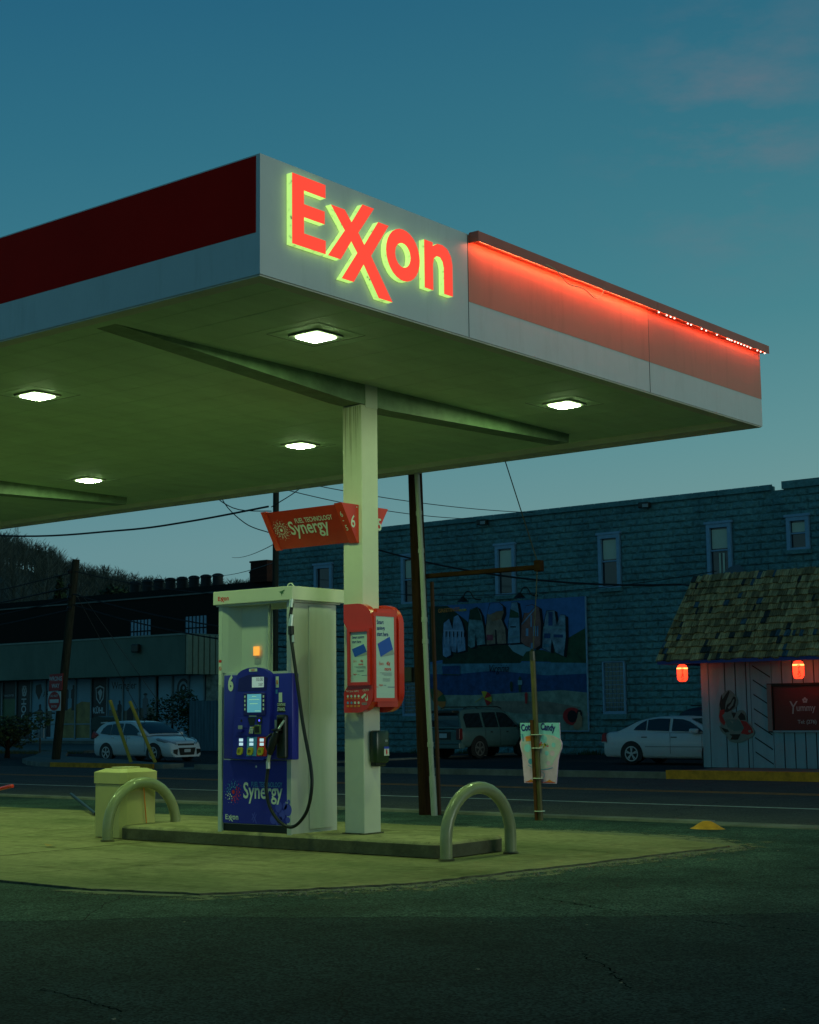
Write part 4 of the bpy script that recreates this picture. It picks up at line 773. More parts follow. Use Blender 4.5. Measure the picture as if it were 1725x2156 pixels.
# red traffic signs
F = FX(27.93)
t = thing('wrong_way_sign', 'red WRONG WAY sign on the leaning pole', 'road sign', (27.95, 35.15, 2.05))
SR = mat('sign_red', (.42, .02, .02), .5, var=.15); SWm = mat('sign_white', (.52, .55, .55), .5, var=.1)
MB().prism(F, [(-35.45, 2.03), (-34.87, 2.05), (-34.84, 2.52), (-35.42, 2.50)], -.01, 0, SR).build('plate', t)
mb = MB(); mb.text(F, 'WRONG', -35.15, 2.32, .17, SWm, .004, align='CENTER', bold=.015, sx=.85); mb.text(F, 'WAY', -35.15, 2.12, .17, SWm, .004, align='CENTER', bold=.015, sx=.85); mb.build('lettering', t)
t = thing('do_not_enter_sign', 'red and white DO NOT ENTER sign below WRONG WAY', 'road sign', (27.95, 35.2, 1.5))
MB().rect(F, -35.48, -34.92, 1.48, 2.02, SWm, -.001).prism(F, [(-35.48, 1.48), (-34.92, 1.48), (-34.92, 2.02), (-35.48, 2.02)], -.012, -.002, SWm).build('plate', t)
mb = MB(); mb.disc(F, -35.2, 1.75, .265, SR, .002, 24); mb.rect(F, -35.40, -35.0, 1.70, 1.80, SWm, .004); mb.text(F, 'DO NOT', -35.2, 1.865, .09, SWm, .004, align='CENTER', bold=.01, sx=.9); mb.text(F, 'ENTER', -35.2, 1.57, .09, SWm, .004, align='CENTER', bold=.01, sx=.9); mb.build('lettering', t)
t = thing('small_sign', 'small white sign on a thin post left of the leaning pole', 'sign', (33, 42.2, .1))
MB().tube([(33, 42.3, .1), (33, 42.3, .75)], .03, BLACKP, 8).build('post', t); MB().fbox(FX(33), -42.55, -42.05, .62, 1.12, .03, .05, SWm).build('plate', t)
MB().rect(FX(32.95), -42.42, -42.37, .66, 1.08, PRG, .002).rect(FX(32.95), -42.25, -42.2, .66, 1.08, PRG, .002).build('print', t)
for i, (a, b) in enumerate((((27.05, 31.78, 1.72), (27.05, 30.93, .12)), ((27.05, 31.0, 1.68), (27.05, 30.0, .12)))):
    t = thing('guy_guard', ('left yellow guy wire guard leaning in front of the hatchback', 'right yellow guy wire guard leaning in front of the hatchback')[i], 'wire guard', b, 'yellow guards in front of the hatchback')
    MB().tube([a, b], .045, GUARDY, 8).build('guard_tube', t); MB().tube([b, (b[0], b[1] - .05, b[2] - .02)], .015, SILVER, 6).build('anchor', t)

# ================================================================== BLOCK BUILDING WITH MURAL
WX = 40.0
bb = thing('block_building', 'two storey teal rock faced block building with a painted mural', 'building', (45, 25, 0))
BLK = mat('rock_block', (0.16, 0.31, 0.31), .95, var=.30, vscale=9, bump=.9, bscale=14, stretch=(1, 1.0, 1.6), spec=.1)
stain(BLK, [(0.5, (1, 1, .6), .40, .65, (.62, .66, .70)), (1.6, (1, 2.5, .5), .55, .70, (.65, .62, .6))])
mb = MB()
def wtop(y): return 7.53 + (38 - y) * .004
openings = [(35.43, 36.26, 4.80, 6.45), (31.55, 32.34, 4.90, 6.5), (27.73, 28.48, 4.96, 6.55), (23.89, 24.65, 4.97, 6.58), (20.21, 20.99, 5.06, 6.6), (17.84, 18.51, 5.67, 6.59), (23.84, 24.62, 1.20, 2.77), (31.55, 32.34, 1.20, 2.65)]
mb.box(WX + .08, WX + 12, 8, 38.2, 0, 7.40, BLK)
ch = .205; z = 0; row = 0
while z < 7.40:
    y = 8.0 + (.21 if row % 2 else 0)
    while y < 38.15:
        y1 = min(y + .42, 38.2); segs = [(y, y1)]
        for a, b, c, d in openings:
            if c < z + ch * .8 and z + ch * .2 < d:
                ns = []
                for p, q in segs:
                    if q <= a or p >= b: ns.append((p, q))
                    else:
                        if p < a - .03: ns.append((p, a))
                        if q > b + .03: ns.append((b, q))
                segs = ns
        for p, q in segs:
            if 18.6 < (p + q) / 2 < 18.95 and z > 7.0: continue
            r1, r2, r3, r4 = [rnd.uniform(.010, .055) for _ in range(4)]; e = .004; k_ = min(.05, (q - p) * .2)
            vs = [(WX + .08, p + e, z + e), (WX + .08, q - e, z + e), (WX + .08, q - e, z + ch - e), (WX + .08, p + e, z + ch - e),
                  (WX + r1, p + k_, z + .035), (WX + r2, q - k_, z + .035), (WX + .012 + r3, q - k_, z + ch - .045), (WX + .012 + r4, p + k_, z + ch - .045), (WX - .012 + r1 * .6, (p + q) / 2 + rnd.uniform(-.06, .06) * (q - p), z + ch * .42)]
            mb.add(vs, [(0, 1, 5, 4), (1, 2, 6, 5), (2, 3, 7, 6), (3, 0, 4, 7), (4, 5, 8), (5, 6, 8), (6, 7, 8), (7, 4, 8)], BLK)
        y = y1
    z += ch; row += 1
mb.box(WX - .02, WX + .3, 8, 18.6, 7.41, 7.62, BLK); mb.box(WX - .02, WX + .3, 18.95, 38.2, 7.41, 7.54, BLK)
mb.build('wall', bb)
BLIND = mat('window_blind', (.62, .64, .50), .7, var=.06); GREF = mat('window_glass', (.015, .025, .03), .05, var=0, spec=.8)
for i, (a, b, c, d) in enumerate(openings[:6]):
    F = FX(WX, b, c); W_, H_ = b - a, d - c
    mb = MB(); f_ = .11
    mb.fbox(F, 0, f_, 0, H_, -.06, .04, TRIMB).fbox(F, W_ - f_, W_, 0, H_, -.06, .04, TRIMB).fbox(F, f_, W_ - f_, H_ - f_, H_, -.06, .04, TRIMB).fbox(F, f_, W_ - f_, 0, .06, -.06, .03, TRIMB).fbox(F, -.05, W_ + .05, H_ + .001, H_ + .07, -.04, .07, TRIMB)
    mb.fbox(F, f_, W_ - f_, H_ * .5 - .02, H_ * .5 + .02, -.05, .0, TRIMB)
    win = mb.build('window', bb)
    mb = MB(); mb.fbox(F, f_ + .001, W_ - f_ - .001, .061, H_ - f_ - .001, -.07, -.062, GREF)
    mb.build('pane', win, org=WL[bb.name])
    if i in (2, 3, 4, 5, 1): MB().fbox(F, f_ + .03, W_ - f_ - .03, H_ * .54, H_ - f_ - .05, -.061, -.056, BLIND).build('blind', win, org=WL[bb.name])
    MB().fbox(F, -.04, W_ + .04, -.12, -.004, -.04, .08, BLK).build('sill', win, org=WL[bb.name])
    if i == 4: MB().fbox(F, W_ * .45, W_ * .52, .1, H_ * .45, -.05, -.04, BLIND).fbox(F, W_ * .60, W_ * .68, .1, H_ * .45, -.05, -.04, BLIND).build('curtain', win, org=WL[bb.name])
GB = mat('glass_block', (.05, .09, .08), .15, var=.6, vscale=9, spec=.7)
for a, b, c, d in openings[6:]:
    F = FX(WX, b, c); W_, H_ = b - a, d - c; mb = MB(); mb.fbox(F, 0, .05, 0, H_, -.05, .03, TRIMB).fbox(F, W_ - .05, W_, 0, H_, -.05, .03, TRIMB).fbox(F, .05, W_ - .05, H_ - .03, H_, -.05, .03, TRIMB).fbox(F, .05, W_ - .05, 0, .07, -.05, .03, TRIMB); win = mb.build('window', bb)
    mb = MB(); nx, nz = 5, 11
    mb.fbox(F, .05, W_ - .05, .07, H_ - .03, -.05, -.04, TRIMB)
    for i in range(nx):
        for j in range(nz): x0 = .06 + (W_ - .12) * i / nx; z0_ = .08 + (H_ - .12) * j / nz; mb.fbox(F, x0 + .012, x0 + (W_ - .12) / nx - .012, z0_ + .012, z0_ + (H_ - .12) / nz - .012, -.04, -.022, GB)
    mb.build('glass_block_pane', win, org=WL[bb.name]); MB().fbox(F, -.05, W_ + .05, -.15, -.004, -.04, .08, BLK).build('sill', win, org=WL[bb.name]); MB().fbox(F, -.15, W_ + .15, H_ + .01, H_ + .09, -.04, .05, BLK).build('lintel', win, org=WL[bb.name])
for i, y in enumerate((28.85, 22.91)):
    t = thing('floodlight', ('twin floodlight at the wall top above the mural, left one', 'small floodlight at the wall top above the right windows')[i], 'floodlight', (WX - .1, y, 7.3), 'floodlights on the block wall')
    MB().rbox(FX(WX - .06), -y - .18, -y + .18, 7.25, 7.42, 0, .2, .02, BLACKP, 1).build('housing', t); MB().fbox(FX(WX - .26), -y - .02, -y + .17, 7.26, 7.36, 0.001, .006, PRG).build('lens', t)
o = MB().disc(Fr((WX - .25, 20.1, 5.0), (0, -1, .2), (.35, 0, 1)), 0, 0, .38, mat('dish_grey', (.10, .13, .15), .6, var=.1), 0, 20).tube([(WX - .2, 20.1, 5.0), (WX, 20.1, 4.8)], .03, BLACKP, 6).build('satellite_dish', org=(WX, 20.1, 4.9)); tag(o, 'grey satellite dish poking above the shingle roof', 'satellite dish')

# mural
mu = thing('mural', 'painted MARION Virginia postcard mural with beach scene', 'mural', (WX - .1, 28.1, .6))
MY0, MY1, MZ0, MZ1 = 31.12, 25.13, .72, 4.76
FM = FX(WX - .075, MY0, MZ0); MW, MH = MY0 - MY1, MZ1 - MZ0
def mp_(zx, zy, k=3.317):
    fx_, fy_ = zx / k, zy / k; u0 = fx_ / 475; ytop = 52.6 - 30.3 * u0; t = max(0, (fy_ - ytop) / 405); u = (fx_ - 16 - 8 * t) / (472 + 3 * t); return (min(1, max(0, u)) * MW, min(1, max(0, 1 - t)) * MH)
mk = lambda n, c, v=.15: mat('mural_' + n, tuple(min(.6, q * 1.4) for q in c), .8, var=v, vscale=3)
MSKY, MHIL, MHI2, MWAT, MWA2, MFOAM, MSND, MLTB = mk('sky', (.05, .13, .30)), mk('hill', (.012, .035, .02), .4), mk('hill_light', (.02, .06, .03), .4), mk('water', (.018, .055, .15), .4), mk('water_light', (.07, .17, .24), .35), mk('foam', (.14, .24, .28)), mk('sand', (.17, .21, .17), .35), mk('lettering_blue', (.14, .22, .34), .45)
mb = MB(); mb.prism(FM, [(0, 0), (MW, 0), (MW, MH), (0, MH)], -.06, 0, MSKY)
mb.fbox(FM, 0, MW, -.03, 0, -.05, .012, TRIMB).fbox(FM, MW, MW + .03, -.03, MH, -.05, .012, TRIMB); board = mb.build('board', mu)
mb = MB(); P3 = lambda L_: [mp_(x, y) for x, y in L_]; P7 = lambda L_: [mp_(x, y, 3.136) for x, y in L_]
lay = [0.001]
def pl(pts_, m_): lay[0] += .0004; mb.poly(FM, pts_, m_, lay[0])
pl(P3([(0, 120), (250, 165), (300, 205), (460, 330), (560, 480), (700, 640), (0, 780)]), MHIL)
pl(P3([(1760, 350), (1620, 395), (1500, 470), (1400, 540), (1300, 640), (1300, 760), (1760, 760)]), MHI2)
pl(P7([(0, 770), (200, 735), (600, 720), (1560, 700), (1600, 1000), (1330, 965), (1000, 1000), (500, 1050), (0, 1070)]), MWAT)
pl(P7([(0, 760), (200, 735), (600, 715), (1560, 700), (1570, 800), (1200, 830), (700, 800), (300, 850), (0, 860)]), MWA2)
pl(P7([(830, 545), (960, 530), (1040, 560), (1050, 660), (980, 690), (900, 640)]), MFOAM)
pl(P3([(200, 720), (330, 660), (480, 620), (700, 570), (870, 565), (930, 640), (1050, 700), (1000, 760), (200, 790)]), MHIL)
pl(P3([(1060, 640), (1150, 620), (1230, 620), (1400, 690), (1420, 740), (1000, 740)]), MHI2)
pl(P7([(0, 1070), (500, 1050), (1000, 1000), (1330, 965), (1640, 975), (1640, 1500), (0, 1500)]), MSND)
pl(P7([(650, 1100), (1200, 1080), (1500, 1120), (1350, 1200), (900, 1210), (700, 1180)]), mk('sand_dark', (.17, .14, .11), .3))
SH = mk('shadow', (.004, .005, .008), 0)
LET = {
 'M': [(205, 700), (200, 560), (212, 350), (268, 305), (305, 415), (318, 285), (362, 262), (405, 340), (435, 460), (443, 640), (362, 665), (355, 540), (345, 665), (300, 655), (285, 585), (290, 690), (240, 720)],
 'A': [(500, 615), (470, 590), (470, 400), (490, 210), (565, 180), (605, 260), (635, 420), (648, 570), (565, 585), (550, 450), (540, 600)],
 'R': [(665, 575), (655, 420), (670, 250), (695, 140), (790, 133), (830, 170), (835, 240), (812, 310), (850, 400), (862, 560), (772, 565), (762, 420), (748, 415), (752, 565)],
 'I': [(878, 560), (885, 350), (915, 133), (970, 127), (990, 250), (1000, 550)],
 'O': [(1010, 540), (1015, 360), (1060, 170), (1120, 155), (1185, 185), (1205, 350), (1200, 570), (1150, 610), (1060, 580)],
 'N': [(1220, 600), (1225, 420), (1262, 220), (1335, 215), (1358, 365), (1392, 258), (1438, 265), (1445, 480), (1425, 680), (1345, 640), (1310, 500), (1300, 640)]}
fills = {'M': MLTB, 'A': mk('falls', (.10, .18, .20), .6), 'R': mk('town', (.22, .15, .11), .5), 'I': mk('lake', (.12, .21, .28), .4), 'O': mk('church', (.22, .09, .075), .3), 'N': mk('rapids', (.14, .20, .25), .6)}
for k_, L_ in LET.items():
    [pl(P3([(x + q_, y + q_ * .5) for x, y in L_]), SH) for q_ in (28, 21, 14, 7)]
    cx_ = sum(x for x, y in L_) / len(L_); cy_ = sum(y for x, y in L_) / len(L_); pl(P3([(cx_ + (x - cx_) * 1.06, cy_ + (y - cy_) * 1.02) for x, y in L_]), SH); pl(P3(L_), fills[k_])
Q = lambda x0, y0, x1, y1, m_: pl(P3([(x0, y1), (x1, y1), (x1, y0), (x0, y0)]), m_)
for x in (220, 258, 300, 340, 385, 415): Q(x, 440, x + 12, 575, mk('column_white', (.24, .30, .42), .1)); Q(x + 16, 440, x + 24, 500, SH)
Q(215, 425, 425, 440, MATS['mural_column_white']); Q(530, 265, 548, 325, MFOAM); Q(738, 200, 750, 255, MSKY); Q(1105, 265, 1118, 385, MLTB)
pl(P3([(670, 250), (700, 140), (790, 135), (828, 175), (830, 215), (760, 225), (700, 260)]), MSKY); pl(P3([(700, 300), (740, 240), (828, 220), (812, 300), (720, 330)]), mk('brick_tan', (.22, .12, .07), .3)); Q(665, 470, 730, 530, mk('flowers', (.2, .04, .06), .5))
pl(P3([(492, 215), (565, 182), (600, 262), (612, 320), (480, 310)]), MHIL); pl(P3([(905, 200), (985, 240), (990, 290), (893, 290)]), MHI2); pl(P3([(885, 490), (1000, 470), (998, 480), (888, 505)]), MFOAM); Q(905, 380, 960, 392, SH)
pl(P3([(1018, 350), (1155, 180), (1162, 190), (1020, 368)]), MLTB); pl(P3([(1040, 240), (1060, 172), (1120, 158), (1150, 175), (1090, 240)]), MSKY)
for x in (1130, 1150, 1170): Q(x, 375, x + 12, 480, MLTB)
Q(1060, 400, 1085, 480, MLTB); Q(1110, 550, 1130, 610, MLTB); Q(1232, 380, 1440, 400, MFOAM); Q(1280, 230, 1320, 370, MWAT); Q(1240, 450, 1300, 500, MWAT); Q(1330, 460, 1420, 490, MWAT); Q(1235, 560, 1290, 590, MWA2)
txt_ = MB(); lay2 = lay[0] + .002
ax, az = P3([(155, 240)])[0]; txt_.text(FM, 'GREETINGS', ax, az + .0, .17, PRO, lay2, bold=.03, sx=1.0, rot=.02); ax, az = P3([(378, 228)])[0]; txt_.text(FM, 'FROM', ax, az, .11, PRY, lay2, bold=.02, rot=.03)
txt2_ = MB(); ax, az = P7([(645, 818)])[0]; txt2_.text(FM, 'Virginia', ax, az, .34, SH, lay2, shear=.35, sx=.78)
def umb(cx__, cy__, r, a0, cols):
    n_ = len(cols)
    for i, m_ in enumerate(cols):
        t0, t1 = a0 + math.pi * i / n_, a0 + math.pi * (i + 1) / n_; pl(P7([(cx__, cy__), (cx__ + r * math.cos(t0), cy__ - r * math.sin(t0)), (cx__ + r * math.cos((t0 + t1) / 2), cy__ - r * math.sin((t0 + t1) / 2)), (cx__ + r * math.cos(t1), cy__ - r * math.sin(t1))]), m_)
UO, UR, UY, UG = mk('umb_orange', (.40, .13, .03)), mk('umb_red', (.38, .02, .02)), mk('umb_yellow', (.42, .30, .03)), mk('umb_green', (.03, .09, .04))
umb(100, 1130, 130, -.6, (UO, UG, UO, UG, UO)); umb(610, 1080, 75, -1.2, (UR, UY, UR, UY)); pl(P7([(520, 1120), (528, 1120), (600, 1060), (596, 1056)]), UY)
umb(1430, 1210, 85, .4, (UR, UR, UR, UR, UR)); umb(1430, 1210, 85, .4 + math.pi, (UR, UR, UR)); pl(P7([(1430 + 45 * math.cos(i * .6), 1210 - 60 * math.sin(i * .6)) for i in range(10)]), SH)
SK = mk('skin', (.30, .17, .10)); 
pl(P7([(1470, 1180), (1480, 1150), (1505, 1145), (1515, 1170), (1512, 1210), (1490, 1215), (1475, 1205)]), SH); pl(P7([(1482, 1165), (1500, 1165), (1502, 1190), (1520, 1215), (1515, 1300), (1480, 1330), (1445, 1325), (1440, 1290), (1465, 1255), (1475, 1210)]), SK)
for x, y, h, m_ in ((870, 900, 95, MHIL), (950, 850, 150, MHI2), (1010, 1000, 110, UR), (1080, 950, 200, MATS['mural_shadow'])): pl(P7([(x - 14, y + h * .2), (x - 7, y), (x + 7, y), (x + 14, y + h * .2), (x + 12, y + h * .6), (x + 8, y + h), (x - 8, y + h), (x - 12, y + h * .6)]), m_)
pl(P7([(932, 885), (972, 885), (972, 930), (932, 930)]), MFOAM); pl(P7([(190, 770), (370, 760), (372, 855), (200, 850)]), MWAT); pl(P7([(190, 850), (370, 848), (370, 855), (190, 858)]), MHI2)
mb.build('painting', board, org=WL[mu.name]); txt_.build('lettering', board, org=WL[mu.name]); txt2_.build('lettering', board, org=WL[mu.name])
for i, y in enumerate((29.35, 27.15)):
    t = thing('gooseneck_lamp', ('left black gooseneck lamp over the mural', 'right black gooseneck lamp over the mural')[i], 'wall lamp', (WX - .1, y, 4.85), 'gooseneck lamps over the mural')
    MB().tube(cat_rom([(WX + .02, y - .25, 4.88), (WX - .25, y - .2, 4.9), (WX - .35, y - .1, 5.12), (WX - .45, y, 5.1), (WX - .5, y + .05, 4.95)], 5), .02, BLACKP, 6).build('neck', t); MB().lathe((WX - .5, y + .08, 4.80), [(.19, 0), (.10, .10), (.04, .17)], BLACKP, 14).build('shade', t)

# ================================================================== RESTAURANT HUT
RX = 28.6
rh = thing('restaurant_hut', 'small grey board hut with mossy shake roof and red lanterns', 'building', (30, 12, 0))
BRD = mat('grey_boards', (0.18, 0.32, 0.40), .75, var=.12, vscale=1.5, stretch=(1, 3, .3)); GRV = mat('groove', (.02, .028, .03), .9, var=0)
mb = MB(); mb.box(RX + .02, RX + 5, 4, 15.24, .14, 2.5, BRD); mb.box(RX + .014, RX + .02, 4, 15.22, .14, 2.5, GRV)
F = FX(RX)
def boards(a0, a1, step, z0_, z1_):
    a = a0
    while a < a1 - .01:
        mb.fbox(F, a + .012, min(a + step, a1) - .012, z0_, z1_, -.013, 0, BRD); a += step
mb.fbox(F, -15.25, -15.09, .14, 2.5, -.02, .012, BRD)
boards(-15.09, -14.72, .37, .14, 2.5); boards(-14.72, -14.15, .235, .14, 2.5)
# herringbone strip: board with diagonal grooves
mb.fbox(F, -14.15, -13.70, .14, 2.5, -.013, 0, BRD)
for i in range(9): z_ = 2.15 - i * .285; mb.poly(F, [(-14.10, z_), (-14.10, z_ + .028), (-13.72, z_ - .21), (-13.72, z_ - .238)], GRV, .0015) if z_ > .38 else None
boards(-13.70, -4, .225, .14, .86); boards(-13.70, -4, .225, 1.80, 2.5); boards(-9.97, -4, .225, .86, 1.80)
mb.build('wall', rh)
mb = MB(); mb.fbox(F, -13.78, -13.68, .84, 1.80, 0, .05, GRV).fbox(F, -13.68, -10.0, 1.745, 1.80, 0, .05, GRV).fbox(F, -13.68, -10.0, .84, .875, 0, .05, BRD).fbox(F, -13.78, -13.685, .86, 1.78, .05, .06, mat('frame_mauve', (.16, .13, .13), .7, var=.1)); wf = mb.build('window_frame', rh)
mb = MB(); mb.fbox(F, -13.66, -10.0, .88, 1.74, -.01, .01, mat('banner_red', (.09, .004, .006), .5, var=.1)); FBn = FX(RX - .01)
LG = mat('banner_text', (.30, .30, .33), .6, var=0)
mb.text(FBn, 'Y', -13.35, 1.20, .36, LG, .003, shear=.12, sx=.8); mb.text(FBn, 'ummy', -13.19, 1.255, .19, LG, .003, bold=.01, sx=.85); mb.text(FBn, 'Y', -12.72, 1.20, .36, LG, .003, shear=.12, sx=.8); mb.text(FBn, 'Tel: (276)', -13.17, 1.01, .10, LG, .003, bold=.015); 
for k_ in range(5): a = math.pi / 2 + k_ * 2 * math.pi / 5; mb.disc(FBn, -13.0 + .035 * math.cos(a), 1.46 + .035 * math.sin(a), .024, LG, .003, 8)
mb.build('banner', wf, org=WL[rh.name])
# roof
e0, e1, r0, r1 = Vector((27.95, 15.90, 2.30)), Vector((27.95, 4, 2.30)), Vector((28.95, 15.50, 4.08)), Vector((28.95, 4, 4.08))
mb = MB(); mb.add([e0, e1, r1, r0], [(0, 1, 2, 3)], GRV); mb.add([e0, r0, (33, 15.5, 4.08), (33, 15.9, 2.30)], [(0, 1, 2, 3)], GRV); mb.add([r0, r1, (33, 4, 4.08), (33, 15.5, 4.08)], [(0, 1, 2, 3)], GRV)
SHK = [mat('shake_%s' % n_, c, .95, var=.65, vscale=4, stretch=(1, 9, 1.0), bump=.5, bscale=25) for n_, c in (('tan', (.46, .30, .14)), ('olive', (.27, .18, .09)), ('dark', (.05, .06, .06)), ('slate', (.09, .14, .18)), ('pale', (.58, .39, .19)))]
rows = 13; sl_ = (r0 - e0); sd = Vector((0, -1, 0)); up = Vector((1.0, 0, 1.78)).normalized(); nrm = Vector((-1.78, 0, 1.0)).normalized(); Hs = math.sqrt(1 + 1.78 ** 2)
for r_ in range(rows):
    h0 = Hs * r_ / rows - .02; ys = 15.90 - .40 * (r_ / rows); y = 0
    wid = ys - 4
    while y < wid:
        w_ = rnd.uniform(.045, .125); hh = Hs / rows * rnd.uniform(1.1, 1.25); ddz = rnd.uniform(-.02, .015)
        b0 = Vector((27.95, ys - y, 2.30)) + up * (h0 + ddz); a = rnd.random(); m_ = SHK[0] if a < .38 else SHK[1] if a < .66 else SHK[2] if a < .72 else SHK[3] if a < .76 else SHK[4]
        lo, hi = .045 + rnd.uniform(0, .02), .008; w2 = sd * (w_ - .006)
        V = [b0 + nrm * .004, b0 + w2 + nrm * .004, b0 + up * hh + w2, b0 + up * hh, b0 + nrm * lo, b0 + w2 + nrm * lo, b0 + up * hh + w2 + nrm * hi, b0 + up * hh + nrm * hi]
        mb.add(V, [(4, 5, 6, 7), (0, 1, 5, 4), (0, 4, 7, 3), (1, 2, 6, 5)], m_); y += w_
mb.build('roof', rh)
mb = MB(); mb.box(27.93, 27.99, 4, 15.88, 2.225, 2.30, mat('eave_blue', (.03, .05, .25), .6, var=.1)); mb.box(27.99, 33, 15.82, 15.88, 2.225, 2.30, MATS['eave_blue']); mb.build('eave_board', rh)
MB().box(27.99, 33, 4, 15.82, 2.27, 2.285, mat('eave_soffit', (.30, .28, .25), .8, var=.1)).build('eave_soffit', rh)
mb = MB(); mb.tube([(27.96, 14.8, 2.315), (27.96, 15.15, 2.33)], .03, PRG, 8); mb.build('torn_flashing', rh)
# koi plaque
ko = thing('koi_plaque', 'curved koi fish cutout in black, white and red on the hut wall', 'wall decoration', (RX, 14.5, 1.25))
Zk = lambda L_: [(-(15.07 - (x - 740 / 1) * 0) , y) for x, y in L_]
def kp(L_):   # plaque sketch coordinates -> wall metres
    return [(-15.02 + (x - 200) * .001555, 1.66 - (y - 330) * .001555) for x, y in L_]
F = FX(RX - .004)
KW, KK, KR = mat('koi_grey', (.11, .17, .17), .6, var=.1), mat('koi_black', (.006, .008, .008), .6, var=0), mat('koi_red', (.25, .012, .012), .6, var=.1)
kout = [(v.x, v.y) for v in cat_rom([(x, y, 0) for x, y in [(460, 310), (500, 340), (555, 395), (575, 470), (540, 545), (480, 575), (530, 600), (600, 570), (660, 590), (690, 660), (700, 725), (755, 780), (795, 840), (780, 895), (700, 945), (560, 990), (440, 970), (395, 900), (330, 850), (300, 780), (320, 760), (298, 660), (305, 520), (340, 400), (400, 330), (460, 310)]], 3)][:-1]
MB().prism(F, kp(kout), 0, .02, KW).build('plaque', ko)
mb = MB(); Fk = FX(RX - .024)
for i, (L_, m_) in enumerate([([(330, 570), (312, 500), (335, 400), (352, 360), (360, 430), (395, 380), (450, 318), (468, 335), (440, 400), (405, 470), (385, 600)], KK), ([(385, 590), (420, 500), (470, 470), (515, 395), (548, 400), (555, 450), (530, 530), (470, 575), (420, 600)], KK), ([(430, 540), (480, 490), (515, 430), (530, 440), (505, 510), (450, 560)], KW), ([(320, 570), (380, 560), (380, 610), (345, 640), (390, 730), (370, 770), (320, 720), (300, 650)], KR), ([(390, 690), (560, 690), (660, 760), (640, 830), (500, 840), (420, 790)], mat('koi_teal', (.05, .12, .12), .6, var=.1)), ([(600, 700), (690, 720), (760, 800), (780, 860), (700, 890), (600, 870), (650, 800)], KR), ([(620, 600), (670, 640), (680, 700), (600, 700), (570, 660)], KK), ([(320, 790), (420, 820), (440, 850), (380, 860)], KK), ([(440, 880), (600, 880), (560, 950), (450, 950), (480, 910)], KK), ([(455, 700), (510, 720), (490, 750)], KW), ([(480, 810), (520, 860), (490, 870)], KW), ([(710, 830), (750, 830), (740, 860), (715, 855)], KW), ([(400, 640), (470, 640), (460, 680), (410, 680)], KW), ([(480, 600), (550, 610), (510, 680)], KK)]): mb.poly(Fk, kp(L_), m_, .001 + i * .0006)
mb.build('koi_painting', ko)
# lanterns
lp = None
for i, y in enumerate((15.46, 12.93, 10.4)):
    lb = ('red paper lantern hanging at the left end of the shake roof', 'red paper lantern hanging above the red banner', 'red paper lantern farther along the eave')[i]
    if lp is None:
        t = thing('paper_lantern', lb, 'lantern', (28.2, y, 1.87), 'red paper lanterns under the eave'); prof = [(.05, 0), (.085, .02), (.105, .07), (.108, .17), (.108, .20), (.105, .28), (.085, .33), (.05, .35)]
        pr2 = []
        for k_ in range(len(prof) - 1):
            (ra, za), (rb, zb) = prof[k_], prof[k_ + 1]
            for q in range(3): f_ = q / 3; pr2.append((ra + (rb - ra) * f_ + (.002 if (k_ * 3 + q) % 2 else 0), za + (zb - za) * f_))
        pr2.append(prof[-1])
        MB().lathe((28.2, y, 1.87), pr2, LANT, 20).build('shade', t, smooth=40)
        MB().lathe((28.2, y, 1.862), [(.045, 0), (.045, .012)], BLACKP, 14).lathe((28.2, y, 2.222), [(.045, 0), (.04, .012)], BLACKP, 14).tube([(28.2, y, 2.23), (28.2, y, 2.27)], .008, BLACKP, 6).build('rim', t)
        d = Vector((-28.2, -y, 0)).normalized(); rt = Vector((0, 0, 1)).cross(-d) * -1; rt = d.cross(Vector((0, 0, 1))) * -1
        Fq = Fr(Vector((28.2, y, 0)) + d * .11, Vector((0, 0, 1)).cross(d), (0, 0, 1))
        mb = MB()
        for j, ch_ in enumerate(('ラ', '|', 'メ', 'ン')): mb.text(Fq, ch_, 0, 2.085 - j * .062, .085, PRK, .002, align='CENTER', bold=.02)
        mb.build('characters', t); MB().lathe((28.2, y, 2.125), [(.1105, 0), (.112, .015), (.1105, .03)], LANTH, 20).build('bulb_glow', t)
        pl_ = bpy.data.lights.new('bulb', 'POINT'); pl_.energy = 6; pl_.color = (1, .30, .12); pl_.shadow_soft_size = .03; po = bpy.data.objects.new('bulb', pl_); COL.objects.link(po); po.parent = t; po.location = (0, 0, .2); lp = t
    else:
        t = tree_copy(lp); t.location = (28.2, y, 1.87); t['label'] = lb

